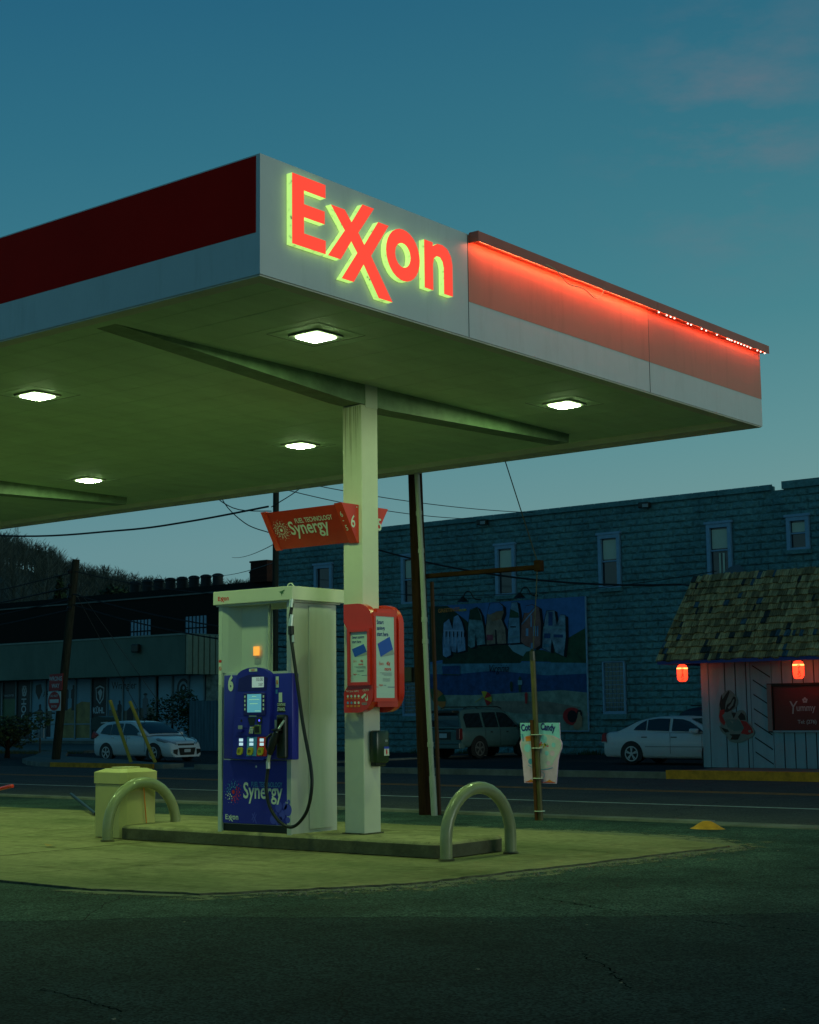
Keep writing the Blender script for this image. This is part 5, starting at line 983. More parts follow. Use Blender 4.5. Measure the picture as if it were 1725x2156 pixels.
# ================================================================== CARS
K = .783
def car(name, label, cat, loc, ang, body, L_, wheel, belt, zb, W_, hood, cab, trunk, windows, front_win, rear_win, extra=None, rimf=True, glass=GLASSD, group=None, arch_r=None):
    t = thing(name, label, cat, loc, group); WL[t.name] = Vector()
    xr, xf, wr = wheel; hw = W_ / 2
    st = hood    # list of (x, ztop, halfwidth factor, zbottom)
    mb = MB(); rings = []
    P = cat_rom([(x, zt, wf_, zb_) if False else Vector((x, zt, wf_)) for x, zt, wf_, zb_ in st], 6); Zb = [s_[3] for s_ in st]
    n_ = len(P)
    for i, p in enumerate(P):
        f_ = i / (n_ - 1) * (len(st) - 1); k0 = min(int(f_), len(st) - 2); zbt = Zb[k0] + (Zb[k0 + 1] - Zb[k0]) * (f_ - k0); x, zt, w_ = p; w_ *= hw; zm = zbt + (zt - zbt) * .55
        half = [(w_ * .88, zbt), (w_ * .97, zbt + .08), (w_, zm - .1), (w_ * 1.0, zm + .05), (w_ * .985, zt - .10), (w_ * .94, zt - .03), (w_ * .80, zt), (w_ * .4, zt + .012)]
        rings.append([(x, y, z) for y, z in half] + [(x, -y, z) for y, z in reversed(half)])
    k_ = len(rings[0])
    for a, b in zip(rings, rings[1:]): mb.add([Vector(q) * K for q in a + b], [(j, (j + 1) % k_, (j + 1) % k_ + k_, j + k_) for j in range(k_)], body)
    mb.add([Vector(q) * K for q in rings[0]], [list(range(k_))], body); mb.add([Vector(q) * K for q in rings[-1]], [list(range(k_))], body)
    # cabin shell
    C = cat_rom([Vector((x, z, 0)) for x, z in cab], 5); zbelt = belt; wb, wtop_ = hw * .93, hw * .93
    kk = .34
    ymax = lambda z: wb - max(0, z - zbelt) * kk
    cr = []
    for p in C:
        zt = max(p.y, zbelt - .02); yt = ymax(zt); cr.append([(p.x, wb, zbelt - .04), (p.x, yt + .01, zt - .03), (p.x, yt * .93, zt), (p.x, yt * .5, zt + .018), (p.x, -yt * .5, zt + .018), (p.x, -yt * .93, zt), (p.x, -yt - .01, zt - .03), (p.x, -wb, zbelt - .04)])
    for a, b in zip(cr, cr[1:]): mb.add([Vector(q) * K for q in a + b], [(j, j + 1, j + 9, j + 8) for j in range(7)], body)
    bod = mb.build('body', t, smooth=45)
    # side windows
    for s_ in (1, -1):
        for w_ in windows:
            mb = MB(); mb.add([Vector((x, s_ * (ymax(z) + .014), z)) * K for x, z in w_], [list(range(len(w_)))], glass); mb.build('window', t)
    def strip(x0, x1, ins, nm):
        mb = MB(); C2 = [p for p in cat_rom([Vector((x, z, 0)) for x, z in cab], 16) if x0 <= p.x <= x1]; V = []
        for p in C2: yt = ymax(p.y) * .93 - ins; V += [Vector((p.x, yt, p.y + .012)) * K, Vector((p.x, 0, p.y + .030)) * K, Vector((p.x, -yt, p.y + .012)) * K]
        q = len(C2)
        # push off the surface along the slope normal
        out_ = []
        for i in range(q):
            a = C2[max(i - 1, 0)]; b = C2[min(i + 1, q - 1)]; nn = Vector((-(b.y - a.y), 0, b.x - a.x)); nn.normalize(); nn *= .008
            out_ += [V[i * 3 + j] + nn for j in range(3)]
        mb.add(out_, [(i * 3 + j, i * 3 + j + 1, i * 3 + j + 4, i * 3 + j + 3) for i in range(q - 1) for j in range(2)], glass); mb.build(nm, t, smooth=40)
    strip(*front_win, .03, 'windscreen'); strip(*rear_win, .03, 'rear_window')
    # wheels
    for x in (xr, xf):
        for s_ in (1, -1):
            ar = (arch_r or wr * 1.17)
            mb = MB(); Fw = Fr((0, 0, 0), (1, 0, 0), (0, 0, 1)) if s_ < 0 else Fr((0, 0, 0), (-1, 0, 0), (0, 0, 1)); sx = 1 if s_ < 0 else -1
            pts_ = [((sx * x + ar * math.cos(a)) * K, max(.12, wr + ar * math.sin(a)) * K) for a in [2 * math.pi * i / 28 for i in range(28)]]
            mb.prism(Fw, pts_, (hw * .80) * K, (hw * 1.004) * K, BLACK); mb.build('wheel_arch', t)
            mb = MB(); prof = [(wr * .70, -.11), (wr * .95, -.11), (wr, -.08), (wr, .06), (wr * .95, .09), (wr * .68, .095)]
            yy = s_ * hw * .90
            mb.lathe((x * K, yy * K, wr * K), [(a * K, b * K * s_) for a, b in prof], TYRE, 24, axis='y'); wh = mb.build('wheel', t, smooth=45)
            mb = MB(); mb.lathe((x * K, (yy + s_ * .075) * K, wr * K), [(wr * .70 * K, 0), (wr * .66 * K, .012 * s_), (wr * .60 * K, .014 * s_)], RIM if rimf else PRG, 24, axis='y') if False else None
            Fr_ = Fr((x * K, (yy + s_ * .098) * K, wr * K), (-s_, 0, 0), (0, 0, 1))
            rm = RIM if rimf else mat('dull_rim', (.10, .10, .09), .6, var=.1)
            mb.ring(Fr_, ell(0, 0, wr * .70 * K, wr * .70 * K, 24), ell(0, 0, wr * .60 * K, wr * .60 * K, 24), 0, .004, rm)
            mb.disc(Fr_, 0, 0, wr * .60 * K, BLACK, -.002, 20)
            for i in range(5):
                for da in (-.13, .13):
                    a = 2 * math.pi * i / 5 + .3 + da; c_, q_ = math.cos(a), math.sin(a); h_ = wr * .05; mb.poly(Fr_, [((-q_ * h_) * K, (c_ * h_) * K), ((q_ * h_) * K, (-c_ * h_) * K), ((c_ * wr * .62 + q_ * h_) * K, (q_ * wr * .62 - c_ * h_) * K), ((c_ * wr * .62 - q_ * h_) * K, (q_ * wr * .62 + c_ * h_) * K)], rm, .003 + .0006 * i + (.0003 if da > 0 else 0))
            mb.disc(Fr_, 0, 0, wr * .16 * K, rm, .007, 12); mb.build('rim', wh, org=Vector())
    if extra: extra(t, hw, ymax)
    t.rotation_euler = (0, 0, ang); return t
def kb(t, nm, fn):
    mb = MB(); fn(mb); mb.v = [v * K for v in mb.v]; return mb.build(nm, t)
CWH = mat('car_white', (.64, .68, .70), .3, var=.03, coat=.5); CSV = mat('car_grey_green', (.070, .135, .125), .35, var=.08, coat=.3); CDK = mat('car_dark', (.015, .02, .025), .3, var=0, coat=.4)
LAMPR = mat('tail_lamp', (.40, .01, .015), .25, var=0, coat=.5); LAMPC = mat('head_lamp', (.40, .45, .48), .15, var=.1, metal=.4); CHR = mat('chrome', (.5, .52, .52), .25, metal=.8, var=0); PLATE = mat('plate', (.45, .5, .52), .5, var=0)
# --- hatchback (front to +x)
def ex_h(t, hw, ymax):
    for s_ in (1, -1):
        kb(t, 'headlight', lambda m_: m_.tube(cat_rom([(4.20, s_ * .44, .635), (4.10, s_ * .62, .665), (3.88, s_ * .765, .74), (3.55, s_ * .84, .83)], 4), [.02] + [.06] * 4 + [.07] * 4 + [.06] * 3 + [.02], LAMPC, 8))
        kb(t, 'tail_light', lambda m_: m_.prism(Fr((0, s_ * hw * .965, 0), (1, 0, 0), (0, 0, 1)), [(-.01, .88), (.14, .86), (.34, .98), (.10, 1.10), (.02, 1.0)], -.06, .03, LAMPR) if s_ < 0 else m_.prism(Fr((0, s_ * hw * .965, 0), (-1, 0, 0), (0, 0, 1)), [(.01, .88), (-.14, .86), (-.34, .98), (-.10, 1.10), (-.02, 1.0)], -.06, .03, LAMPR))
        kb(t, 'mirror', lambda m_: m_.rbox(Fr((2.86, s_ * (hw + .06), 1.0), (1, 0, 0), (0, 0, 1)), -.10, .10, -.06, .07, -.1, .1, .04, CWH))
        kb(t, 'door_handle', lambda m_: [m_.box(x, x + .16, s_ * hw * 1.0 - .005, s_ * hw * 1.0 + .012, .86, .885, CHR) for x in (1.12, 2.02)])
        kb(t, 'fog_light', lambda m_: m_.add([(4.30, s_ * .46, .46), (4.285, s_ * .67, .44), (4.285, s_ * .67, .32), (4.30, s_ * .48, .24)], [(0, 1, 2, 3)], BLACK))
        kb(t, 'door_seam', lambda m_: [m_.box(x, x + .008, s_ * hw * 1.001 - .004, s_ * hw * 1.001 + .003, .36, .96, SEAM) for x in (1.98, 2.98)])
    kb(t, 'grille', lambda m_: (m_.add([(4.295, -.42, .50), (4.295, .42, .50), (4.30, .34, .24), (4.30, -.34, .24)], [(0, 1, 2, 3)], BLACK), m_.box(4.20, 4.24, -.40, .40, .585, .65, BLACK), m_.box(4.235, 4.25, -.38, .38, .612, .625, CHR)))
    kb(t, 'bumper_lip', lambda m_: m_.box(4.20, 4.305, -.60, .60, .17, .205, CWH)); kb(t, 'licence_plate', lambda m_: m_.box(4.302, 4.315, -.15, .15, .34, .45, PLATE))
    kb(t, 'roof_spoiler', lambda m_: m_.add([(.05, -.50, 1.44), (.05, .50, 1.44), (.50, .55, 1.47), (.50, -.55, 1.47), (.05, -.50, 1.41), (.05, .50, 1.41), (.50, .55, 1.43), (.50, -.55, 1.43)], [(0, 1, 2, 3), (4, 5, 1, 0), (0, 3, 7, 4), (1, 2, 6, 5)], CWH))
hood_h = [(0.0, .66, .80, .34), (.04, .84, .88, .26), (.15, .98, .95, .2), (.6, 1.0, .995, .2), (1.4, .98, 1.0, .2), (2.4, .96, 1.0, .2), (2.95, .95, .995, .2), (3.4, .89, .98, .2), (3.85, .80, .93, .2), (4.15, .69, .84, .18), (4.27, .50, .76, .18), (4.28, .36, .72, .2)]
cab_h = [(.10, 1.0), (.16, 1.15), (.36, 1.36), (.75, 1.455), (1.4, 1.48), (1.9, 1.465), (2.25, 1.40), (2.8, 1.14), (3.15, .95)]
win_h = [[(.42, 1.03), (.98, .98), (.98, 1.36), (.70, 1.34), (.52, 1.22)], [(1.02, .98), (1.62, .97), (1.62, 1.40), (1.25, 1.40), (1.02, 1.37)], [(1.70, .97), (2.75, .955), (2.55, 1.12), (2.25, 1.30), (1.98, 1.385), (1.70, 1.40)]]
hx = car('parked_hatchback', 'white hatchback parked behind two leaning yellow guards', 'car', (30.95, 36.35, 0), R(-90), CWH, 4.36, (.84, 3.45, .32), .97, .2, 1.80, hood_h, cab_h, 0, win_h, (2.20, 3.08), (.12, .42), ex_h)
# --- sedan
def ex_s(t, hw, ymax):
    for s_ in (1, -1):
        F_ = Fr((0, s_ * hw * .96, 0), (1 if s_ < 0 else -1, 0, 0), (0, 0, 1)); g_ = 1 if s_ < 0 else -1
        kb(t, 'tail_light', lambda m_: (m_.prism(F_, [(g_ * -.01, .70), (g_ * .16, .70), (g_ * .10, .98), (g_ * .02, .93)], -.10, .035, LAMPR), m_.prism(F_, [(g_ * -.01, .67), (g_ * .16, .67), (g_ * .16, .70), (g_ * -.01, .70)], -.1, .033, PLATE)))
        kb(t, 'mirror', lambda m_: m_.rbox(Fr((3.28, s_ * (hw + .06), 1.02), (1, 0, 0), (0, 0, 1)), -.13, .12, -.07, .08, -.1, .1, .045, CWH))
        kb(t, 'door_handle', lambda m_: [m_.box(x, x + .20, s_ * hw * 1.0 - .005, s_ * hw * 1.0 + .014, .83, .855, GRV) for x in (1.42, 2.45)])
        kb(t, 'side_moulding', lambda m_: m_.box(1.55, 3.7, s_ * hw * 1.0 - .005, s_ * hw * 1.0 + .008, .545, .56, SEAM))
        kb(t, 'door_seam', lambda m_: [m_.box(x, x + .008, s_ * hw * 1.001 - .004, s_ * hw * 1.001 + .003, .34, .98, SEAM) for x in (2.42, 3.50)])
    kb(t, 'licence_plate', lambda m_: m_.box(-.012, .0, -.15, .15, .72, .86, PLATE)); kb(t, 'headlight', lambda m_: [m_.box(4.7, 4.93, y, y + .4, .6, .72, LAMPC) for y in (-.85, .45)])
hood_s = [(0.0, .50, .82, .30), (.03, .66, .90, .26), (.10, .96, .93, .24), (.5, 1.02, .975, .22), (1.1, 1.02, 1.0, .2), (2.2, 1.0, 1.0, .2), (3.3, .98, 1.0, .2), (3.9, .92, .985, .2), (4.5, .82, .95, .2), (4.9, .68, .86, .2), (5.0, .5, .8, .22)]
cab_s = [(.55, 1.03), (.85, 1.16), (1.25, 1.34), (1.75, 1.44), (2.3, 1.47), (2.8, 1.44), (3.15, 1.33), (3.6, 1.13), (3.95, .97)]
win_s = [[(1.12, 1.06), (1.55, 1.05), (1.55, 1.36), (1.38, 1.28), (1.20, 1.16)], [(1.60, 1.05), (2.36, 1.03), (2.36, 1.40), (1.95, 1.41), (1.60, 1.37)], [(2.46, 1.03), (3.55, 1.0), (3.32, 1.16), (3.05, 1.31), (2.80, 1.38), (2.46, 1.40)]]
car('parked_sedan', 'white sedan parked left of the restaurant hut', 'car', (33.65, 20.34, 0), R(-90), CWH, 5.0, (1.06, 3.87, .335), 1.02, .2, 1.85, hood_s, cab_s, 0, win_s, (3.02, 3.88), (.62, 1.18), ex_s)
# --- SUV, tail to the street
def ex_v(t, hw, ymax):
    for s_ in (1, -1):
        kb(t, 'tail_light', lambda m_: m_.rbox(Fr((0.0, s_ * (hw * .90), .70), (0, 1, 0), (0, 0, 1)), -.09, .07, 0, .40, -.16, .035, .02, mat('old_tail_lamp', (.12, .01, .01), .3, var=.2)))
        kb(t, 'mirror', lambda m_: m_.rbox(Fr((3.30, s_ * (hw + .10), 1.16), (1, 0, 0), (0, 0, 1)), -.08, .08, -.10, .10, -.11, .1, .03, BLACKP))
        kb(t, 'roof_rail', lambda m_: m_.tube([(.5, s_ * .55, 1.80), (.7, s_ * .55, 1.86), (2.4, s_ * .55, 1.86), (2.6, s_ * .55, 1.80)], .02, BLACKP, 6))
        kb(t, 'door_seam', lambda m_: [m_.box(x, x + .01, s_ * hw * 1.001 - .004, s_ * hw * 1.001 + .003, .42, 1.06, SEAM) for x in (1.3, 2.15, 3.2)])
    kb(t, 'tailgate_window', lambda m_: m_.add([(.035, -.68, 1.10), (.035, .68, 1.10), (.115, .60, 1.62), (.115, -.60, 1.62)], [(0, 1, 2, 3)], mat('suv_rear_glass', (.03, .05, .07), .1, var=0, spec=.8)))
    kb(t, 'rear_spoiler', lambda m_: m_.rbox(Fr((.02, 0, 1.64), (0, 1, 0), (0, 0, 1)), -.66, .66, 0, .10, -.25, .10, .02, BLACKP))
    kb(t, 'rear_bumper', lambda m_: (m_.rbox(Fr((0, 0, .38), (0, -1, 0), (0, 0, 1)), -hw * .95, hw * .95, 0, .22, -.2, .12, .03, CSV), m_.box(-.125, -.12, -hw * .9, hw * .9, .53, .56, BLACKP)))
    kb(t, 'licence_plate', lambda m_: (m_.box(-.02, .0, -.34, .34, .70, .98, BLACKP), m_.box(-.03, -.021, -.18, .18, .76, .92, PLATE)))
    kb(t, 'rear_wiper', lambda m_: m_.tube([(.0, -.05, 1.06), (.02, .45, 1.08)], .012, BLACKP, 5)); kb(t, 'door_handle', lambda m_: [m_.box(x, x + .1, s__ * hw - .01, s__ * hw + .02, .93, .97, BLACKP) for x in (1.6, 2.5) for s__ in (1, -1)])
hood_v = [(0.0, .98, .93, .50), (.06, 1.06, .97, .44), (.4, 1.08, 1.0, .42), (1.5, 1.08, 1.0, .40), (2.6, 1.08, 1.0, .40), (3.4, 1.06, 1.0, .40), (3.7, 1.04, .99, .42), (4.3, .98, .96, .44), (4.55, .86, .92, .46), (4.6, .62, .9, .5)]
cab_v = [(.02, 1.08), (.08, 1.35), (.14, 1.62), (.35, 1.755), (1.2, 1.79), (2.2, 1.77), (2.75, 1.68), (3.1, 1.42), (3.5, 1.08)]
win_v = [[(.32, 1.12), (1.22, 1.12), (1.22, 1.64), (.42, 1.62), (.30, 1.5)], [(1.36, 1.12), (2.12, 1.12), (2.12, 1.66), (1.36, 1.66)], [(2.20, 1.12), (3.22, 1.12), (3.0, 1.36), (2.75, 1.58), (2.55, 1.65), (2.20, 1.66)]]
car('parked_suv', 'old grey green SUV parked nose to the mural wall', 'car', (34.85, 26.72, 0), R(-4), CSV, 4.6, (.95, 3.55, .37), 1.08, .4, 1.78, hood_v, cab_v, 0, win_v, (2.65, 3.45), (.03, .10), ex_v, rimf=False, arch_r=.47)
# --- dark wagon behind the sedan
def ex_d(t, hw, ymax): kb(t, 'tail_light', lambda m_: [m_.box(-.01, .12, y, y + .15, .8, 1.1, LAMPR) for y in (-.85, .7)]); kb(t, 'roof_rail', lambda m_: [m_.tube([(.6, y, 1.80), (2.8, y, 1.80)], .02, BLACKP, 6) for y in (-.55, .55)])
car('parked_wagon', 'dark car whose roof shows above the white sedan', 'car', (37.6, 20.6, 0), R(-92), CDK, 4.6, (.95, 3.55, .35), 1.08, .3, 1.8, [(x, z, w_, .3) for x, z, w_, _ in hood_v], [(.02, 1.08), (.10, 1.35), (.35, 1.62), (.8, 1.74), (1.4, 1.79), (2.2, 1.77), (2.75, 1.68), (3.1, 1.42), (3.5, 1.08)], 0, win_v, (2.65, 3.45), (.10, .3), ex_d)

# ================================================================== STORE ON THE LEFT
st = thing('outdoor_store', 'low clothing store with deep concrete fascia and poster windows', 'building', (50, 60, 0))
FCM = mat('fascia_concrete', (.15, .19, .15), .9, var=.15, vscale=.8, stretch=(1, 1, .5)); CORR = mat('corrugated', (.44, .40, .27), .6, var=.1)
mb = MB(); mb.box(44.5, 50, 47.61, 100, 3.02, 4.65, FCM); mb.box(44.46, 50, 47.58, 100, 4.65, 4.72, mat('coping', (.22, .26, .22), .6, var=.1)); mb.box(50, 70, 47.61, 100, 3.0, 4.6, FCM); mb.build('fascia', st)
mb = MB(); 
for i in range(34): x = 44.55 + i * .33; mb.box(x, x + .25, 47.50, 47.60, 3.02, 4.66, CORR); mb.box(x + .255, x + .325, 47.57, 47.60, 3.02, 4.66, GRV)
mb.build('corrugated_side', st)
MB().box(46.3, 62, 48.2, 100, .1, 3.02, mat('store_dark_inside', (.02, .025, .025), .9, var=0)).build('wall', st)
mb = MB(); mb.box(46.0, 57, 46.4, 47.9, 0, 3.0, mat('stone_pier', (.30, .30, .25), .9, var=.5, vscale=3, bump=.8, bscale=5)); mb.build('stone_pier', st)
mb = MB(); mb.rbox(FX(44.44), -50.7, -50.25, 4.0, 4.35, 0, .2, .04, BLACKP, 1); mb.build('wall_lamp', st)
Y0s = [61.84, 60.77, 59.65, 58.56, 57.46, 56.41, 55.31, 54.2, 53.15, 52.08, 51.0, 49.95, 48.94, 47.98]
F = FX(46.0); zt, zr, zbm = 3.02, .98, .30
mull = mat('mullion', (.20, .26, .28), .5, var=.05)
mb = MB(); [mb.fbox(F, -y - .04, -y + .04, zbm, zt, 0, .06, mull) for y in Y0s]; mb.fbox(F, -75, -47.98, .22, .30, 0, .08, mull); mb.fbox(F, -60.77, -50.0, zr - .03, zr + .03, .0, .05, mull); mb.fbox(F, -75, -47.98, .08, .22, 0, .04, PAVE); fm = mb.build('window_frame', st)
pm = lambda n_, c, v=.1: mat('print_' + n_, c, .35, var=v, vscale=1.2)
PS, PBK, PF, PGRN, PSEA, PLB = pm('sky', (.16, .32, .42)), pm('black', (.008, .009, .012), 0), pm('field', (.28, .20, .06), .5), pm('green', (.05, .12, .05), .3), pm('sea', (.26, .42, .50)), pm('light_blue', (.20, .38, .48))
def pane(a, b, z0_, z1_, m_, nm='window_poster'): return MB().fbox(F, -a + .04, -b - .04, z0_, z1_, -.02, 0, m_).build(nm, st)
pane(75, 61.84, .3, zt, PBK); 
q1 = pane(61.84, 60.77, .3, zt, PGRN); q2 = pane(60.77, 59.65, .3, zt, PBK); q3 = pane(59.65, 55.31, .3, zt, PS); q4 = pane(55.31, 54.2, zr, zt, PBK); pane(55.31, 54.2, .3, zr, PBK); q5 = pane(54.2, 50.95, zr, zt, PS); pane(54.2, 50.95, .3, zr, pm('low', (.07, .07, .05), .3)); q6 = pane(50.9, 47.98, .3, zt, PLB)
OG = Vector(WL[st.name])
def gr(par, nm, fn): mb = MB(); fn(mb); return mb.build(nm, par, org=OG)
def person_print(m_, a, z, h, mm): m_.poly(F, [(a - .10 * h, z), (a + .10 * h, z), (a + .09 * h, z + .45 * h), (a + .15 * h, z + .50 * h), (a + .14 * h, z + .80 * h), (a + .05 * h, z + .86 * h), (a + .06 * h, z + .98 * h), (a, z + h * 1.02), (a - .06 * h, z + .98 * h), (a - .05 * h, z + .86 * h), (a - .14 * h, z + .80 * h), (a - .15 * h, z + .5 * h), (a - .09 * h, z + .45 * h)], mm, .006)
GT = mat('print_grey_text', (.50, .56, .60), .5, var=0)
gr(q1, 'poster_art', lambda m_: (m_.rect(F, -61.8, -60.82, 2.2, zt, PBK, .002), m_.text(F, 'HANDCRAFTED', -61.75, 2.3, .14, GT, .004, sx=.75)))
def hooey(m_):
    m_.ring(F, ell(-60.2, 2.55, .18, .26, 16), ell(-60.2, 2.55, .10, .17, 16), .002, .002, GT, sides=False); m_.poly(F, [(-60.36, 2.75), (-60.30, 2.8), (-60.04, 2.35), (-60.10, 2.3)], GT, .003); m_.poly(F, [(-60.10, 2.8), (-60.04, 2.75), (-60.30, 2.3), (-60.36, 2.35)], GT, .0035)
    m_.text(F, 'HOOEY', -60.39, 2.22, .50, GT, .003, bold=.02, rot=-math.pi / 2, sx=.92)
gr(q2, 'poster_art', hooey)
def ariat(m_):
    m_.poly(F, [(-59.35, 2.8), (-58.95, 2.85), (-58.85, 2.5), (-59.1, 2.1), (-59.35, 2.45)], PBK, .002); m_.text(F, 'ARIAT', -58.8, 2.25, .36, PBK, .002, bold=.02)
    m_.rect(F, -59.6, -57.9, .35, 1.55, PSEA, .0015); m_.poly(F, [(-59.6, 1.52), (-59.2, 1.6), (-58.9, 1.55), (-57.9, 1.52), (-57.9, 1.45), (-59.6, 1.45)], PBK, .002); m_.poly(F, [(-57.4, .35), (-55.36, .35), (-55.36, 1.95), (-56.0, 2.0), (-57.4, 1.5)], PF, .0017)
    for a, h in ((-59.0, 1.5), (-58.35, 1.55)): person_print(m_, a, .4, h, PBK); m_.rect(F, a - .2, a + .2, 1.25, 1.6, pm('coat', (.12, .11, .08)), .0065)
    for a in (-57.1, -56.6): person_print(m_, a, 1.6, 1.15, PBK)
gr(q3, 'poster_art', ariat)
gr(q4, 'poster_art', lambda m_: (m_.poly(F, [(-55.05, 2.60), (-54.75, 2.7), (-54.45, 2.60), (-54.5, 2.1), (-54.75, 1.85), (-55.0, 2.1)], GT, .002), m_.poly(F, [(-55.0, 2.55), (-54.75, 2.63), (-54.5, 2.55), (-54.55, 2.15), (-54.75, 1.92), (-54.95, 2.15)], PBK, .003), m_.poly(F, [(-54.9, 2.4), (-54.7, 2.55), (-54.58, 2.4), (-54.65, 2.2), (-54.75, 2.0), (-54.8, 2.25)], GT, .004), m_.text(F, 'KÜHL', -55.22, 1.46, .36, GT, .002, bold=.035, sx=.84)))
gr(q5, 'poster_art', lambda m_: (m_.text(F, 'Wrangler', -53.95, 2.52, .46, PBK, .002, bold=.008, sx=.92), m_.poly(F, [(-54.1, 1.0), (-51.0, 1.0), (-51.0, 1.7), (-52.2, 1.65), (-53.0, 1.55), (-54.1, 1.6)], pm('prairie', (.13, .12, .09), .4), .0015), person_print(m_, -53.4, 1.0, 1.0, PBK), person_print(m_, -51.7, 1.0, 1.3, pm('shirt', (.10, .13, .16))), m_.disc(F, -51.7, 2.25, .14, PBK, .007, 10, ry=.05), m_.poly(F, [(-52.9, 1.0), (-52.5, 1.0), (-52.45, 1.6), (-52.65, 1.75), (-52.9, 1.55)], PBK, .006)))
gr(q6, 'poster_art', lambda m_: (m_.ring(F, ell(-49.3, 2.45, .40, .45, 24), ell(-49.3, 2.45, .27, .32, 24), .002, .002, pm('wreath', (.02, .04, .05)), sides=False), m_.disc(F, -49.3, 2.42, .20, PBK, .003, 12, ry=.24), m_.disc(F, -49.28, 2.48, .08, PLB, .004, 8), m_.fbox(F, -49.92, -49.88, .3, 3.0, .0, .02, mull), m_.fbox(F, -48.96, -48.92, .3, 3.0, .0, .02, mull)))

# ---- brick building behind with roof vents
br = thing('brick_building', 'long dark brick building with barred windows behind the store', 'building', (68, 75, 0))
BRK = mat('dark_brick', (.05, .022, .018), .95, var=.3, vscale=2, bump=.5, bscale=12)
Mb = BRK; t_n = Mb.node_tree
bk = t_n.nodes.new('ShaderNodeTexBrick'); bk.inputs['Scale'].default_value = 3.0; bk.inputs['Color1'].default_value = (.060, .024, .018, 1); bk.inputs['Color2'].default_value = (.036, .018, .015, 1); bk.inputs['Mortar'].default_value = (.022, .018, .016, 1)
tcn = t_n.nodes.new('ShaderNodeTexCoord'); mpn = t_n.nodes.new('ShaderNodeMapping'); mpn.inputs['Rotation'].default_value = (R(90), 0, R(90)); t_n.links.new(tcn.outputs['Object'], mpn.inputs[0]); t_n.links.new(mpn.outputs[0], bk.inputs['Vector']); t_n.links.new(bk.outputs['Color'], t_n.nodes['Principled BSDF'].inputs['Base Color'])
mb = MB(); mb.box(62, 80, 45, 130, 0, 8.25, BRK); mb.build('wall', br)
mb = MB(); mb.box(61.9, 62.3, 45, 130, 8.25, 8.33, mat('grey_coping', (.12, .13, .12), .7, var=.2)); mb.box(64.5, 80, 45, 90, 8.25, 9.0, mat('roof_dark', (.015, .02, .02), .9, var=0)); mb.build('roof', br)
for (ya, yb) in ((71.05, 69.22), (66.3, 64.48)):
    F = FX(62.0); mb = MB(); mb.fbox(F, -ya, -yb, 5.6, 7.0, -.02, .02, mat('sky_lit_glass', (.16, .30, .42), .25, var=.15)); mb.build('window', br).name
    mb = MB(); [mb.fbox(F, -ya + (ya - yb) * i / 6 - .03, -ya + (ya - yb) * i / 6 + .03, 5.6, 7.0, .02, .05, GRV) for i in range(7)]; mb.fbox(F, -ya, -yb, 6.28, 6.36, .02, .045, GRV); mb.build('window_bars', br)
mb = MB(); mb.box(64.0, 65.6, 61.7, 63.0, 8.9, 10.05, BRK); mb.box(63.95, 65.65, 61.65, 63.05, 10.05, 10.15, BRK); mb.build('chimney', br)
VB = mat('vent_dark', (.010, .013, .015), .7, var=.1); vp = None
for i, y in enumerate([75.26, 74.1, 73.02, 71.96, 70.9, 69.84, 68.79, 67.75, 64.6]):
    lb = 'round topped roof vent in the row on the brick building' if i < 8 else 'round topped roof vent just right of the brick chimney'
    if vp is None:
        t = thing('roof_vent', lb, 'roof vent', (66, y, 9.0), 'roof vents on the brick building'); MB().lathe((66, y, 9.0), [(.32, 0), (.32, .68), (.37, .70), (.37, .75), (.29, .83), (.16, .88), (.0, .89)], VB, 18).build('drum', t, smooth=50); vp = t
    else: t = tree_copy(vp); t.location = (66, y, 9.0); t['label'] = lb

# fence, mailbox, shrubs
t = thing('board_fence', 'blue grey board fence between store and block building', 'fence', (40, 41.5, 0))
mb = MB(); FNC = mat('fence_boards', (.10, .16, .19), .9, var=.3, vscale=2, stretch=(1, 4, .3))
y = 42.56
while y > 38.3: mb.box(40.0 + rnd.uniform(0, .02), 40.03 + rnd.uniform(0, .02), y - .15, y - .01, .02, 1.85 + rnd.uniform(-.02, .02), FNC); y -= .16
mb.build('boards', t); MB().box(40.06, 40.10, 38.3, 42.5, .4, .5, FNC).box(40.06, 40.10, 38.3, 42.5, 1.4, 1.5, FNC).build('rail', t)
t = thing('book_drop', 'dark green drop box with rounded hood behind the hatchback', 'drop box', (36.2, 43.0, 0))
GRNM = mat('drop_green', (.025, .05, .04), .5, var=.2)
MB().box(36.0, 36.6, 42.62, 43.10, .1, .85, GRNM).build('body', t); MB().prism(FX(36.0), [(-43.2, .85), (-42.5, .85), (-42.5, 1.18), (-42.6, 1.28), (-42.85, 1.32), (-43.1, 1.28), (-43.2, 1.15)], -.7, .08, GRNM).build('hood', t)
LEAF = mat('leaf_dark', (.030, .060, .020), .8, var=.4, vscale=2); LEAF2 = mat('leaf_olive', (.06, .085, .022), .8, var=.3, vscale=3); LEAF3 = mat('leaf_deep', (.010, .022, .010), .8, var=.2)
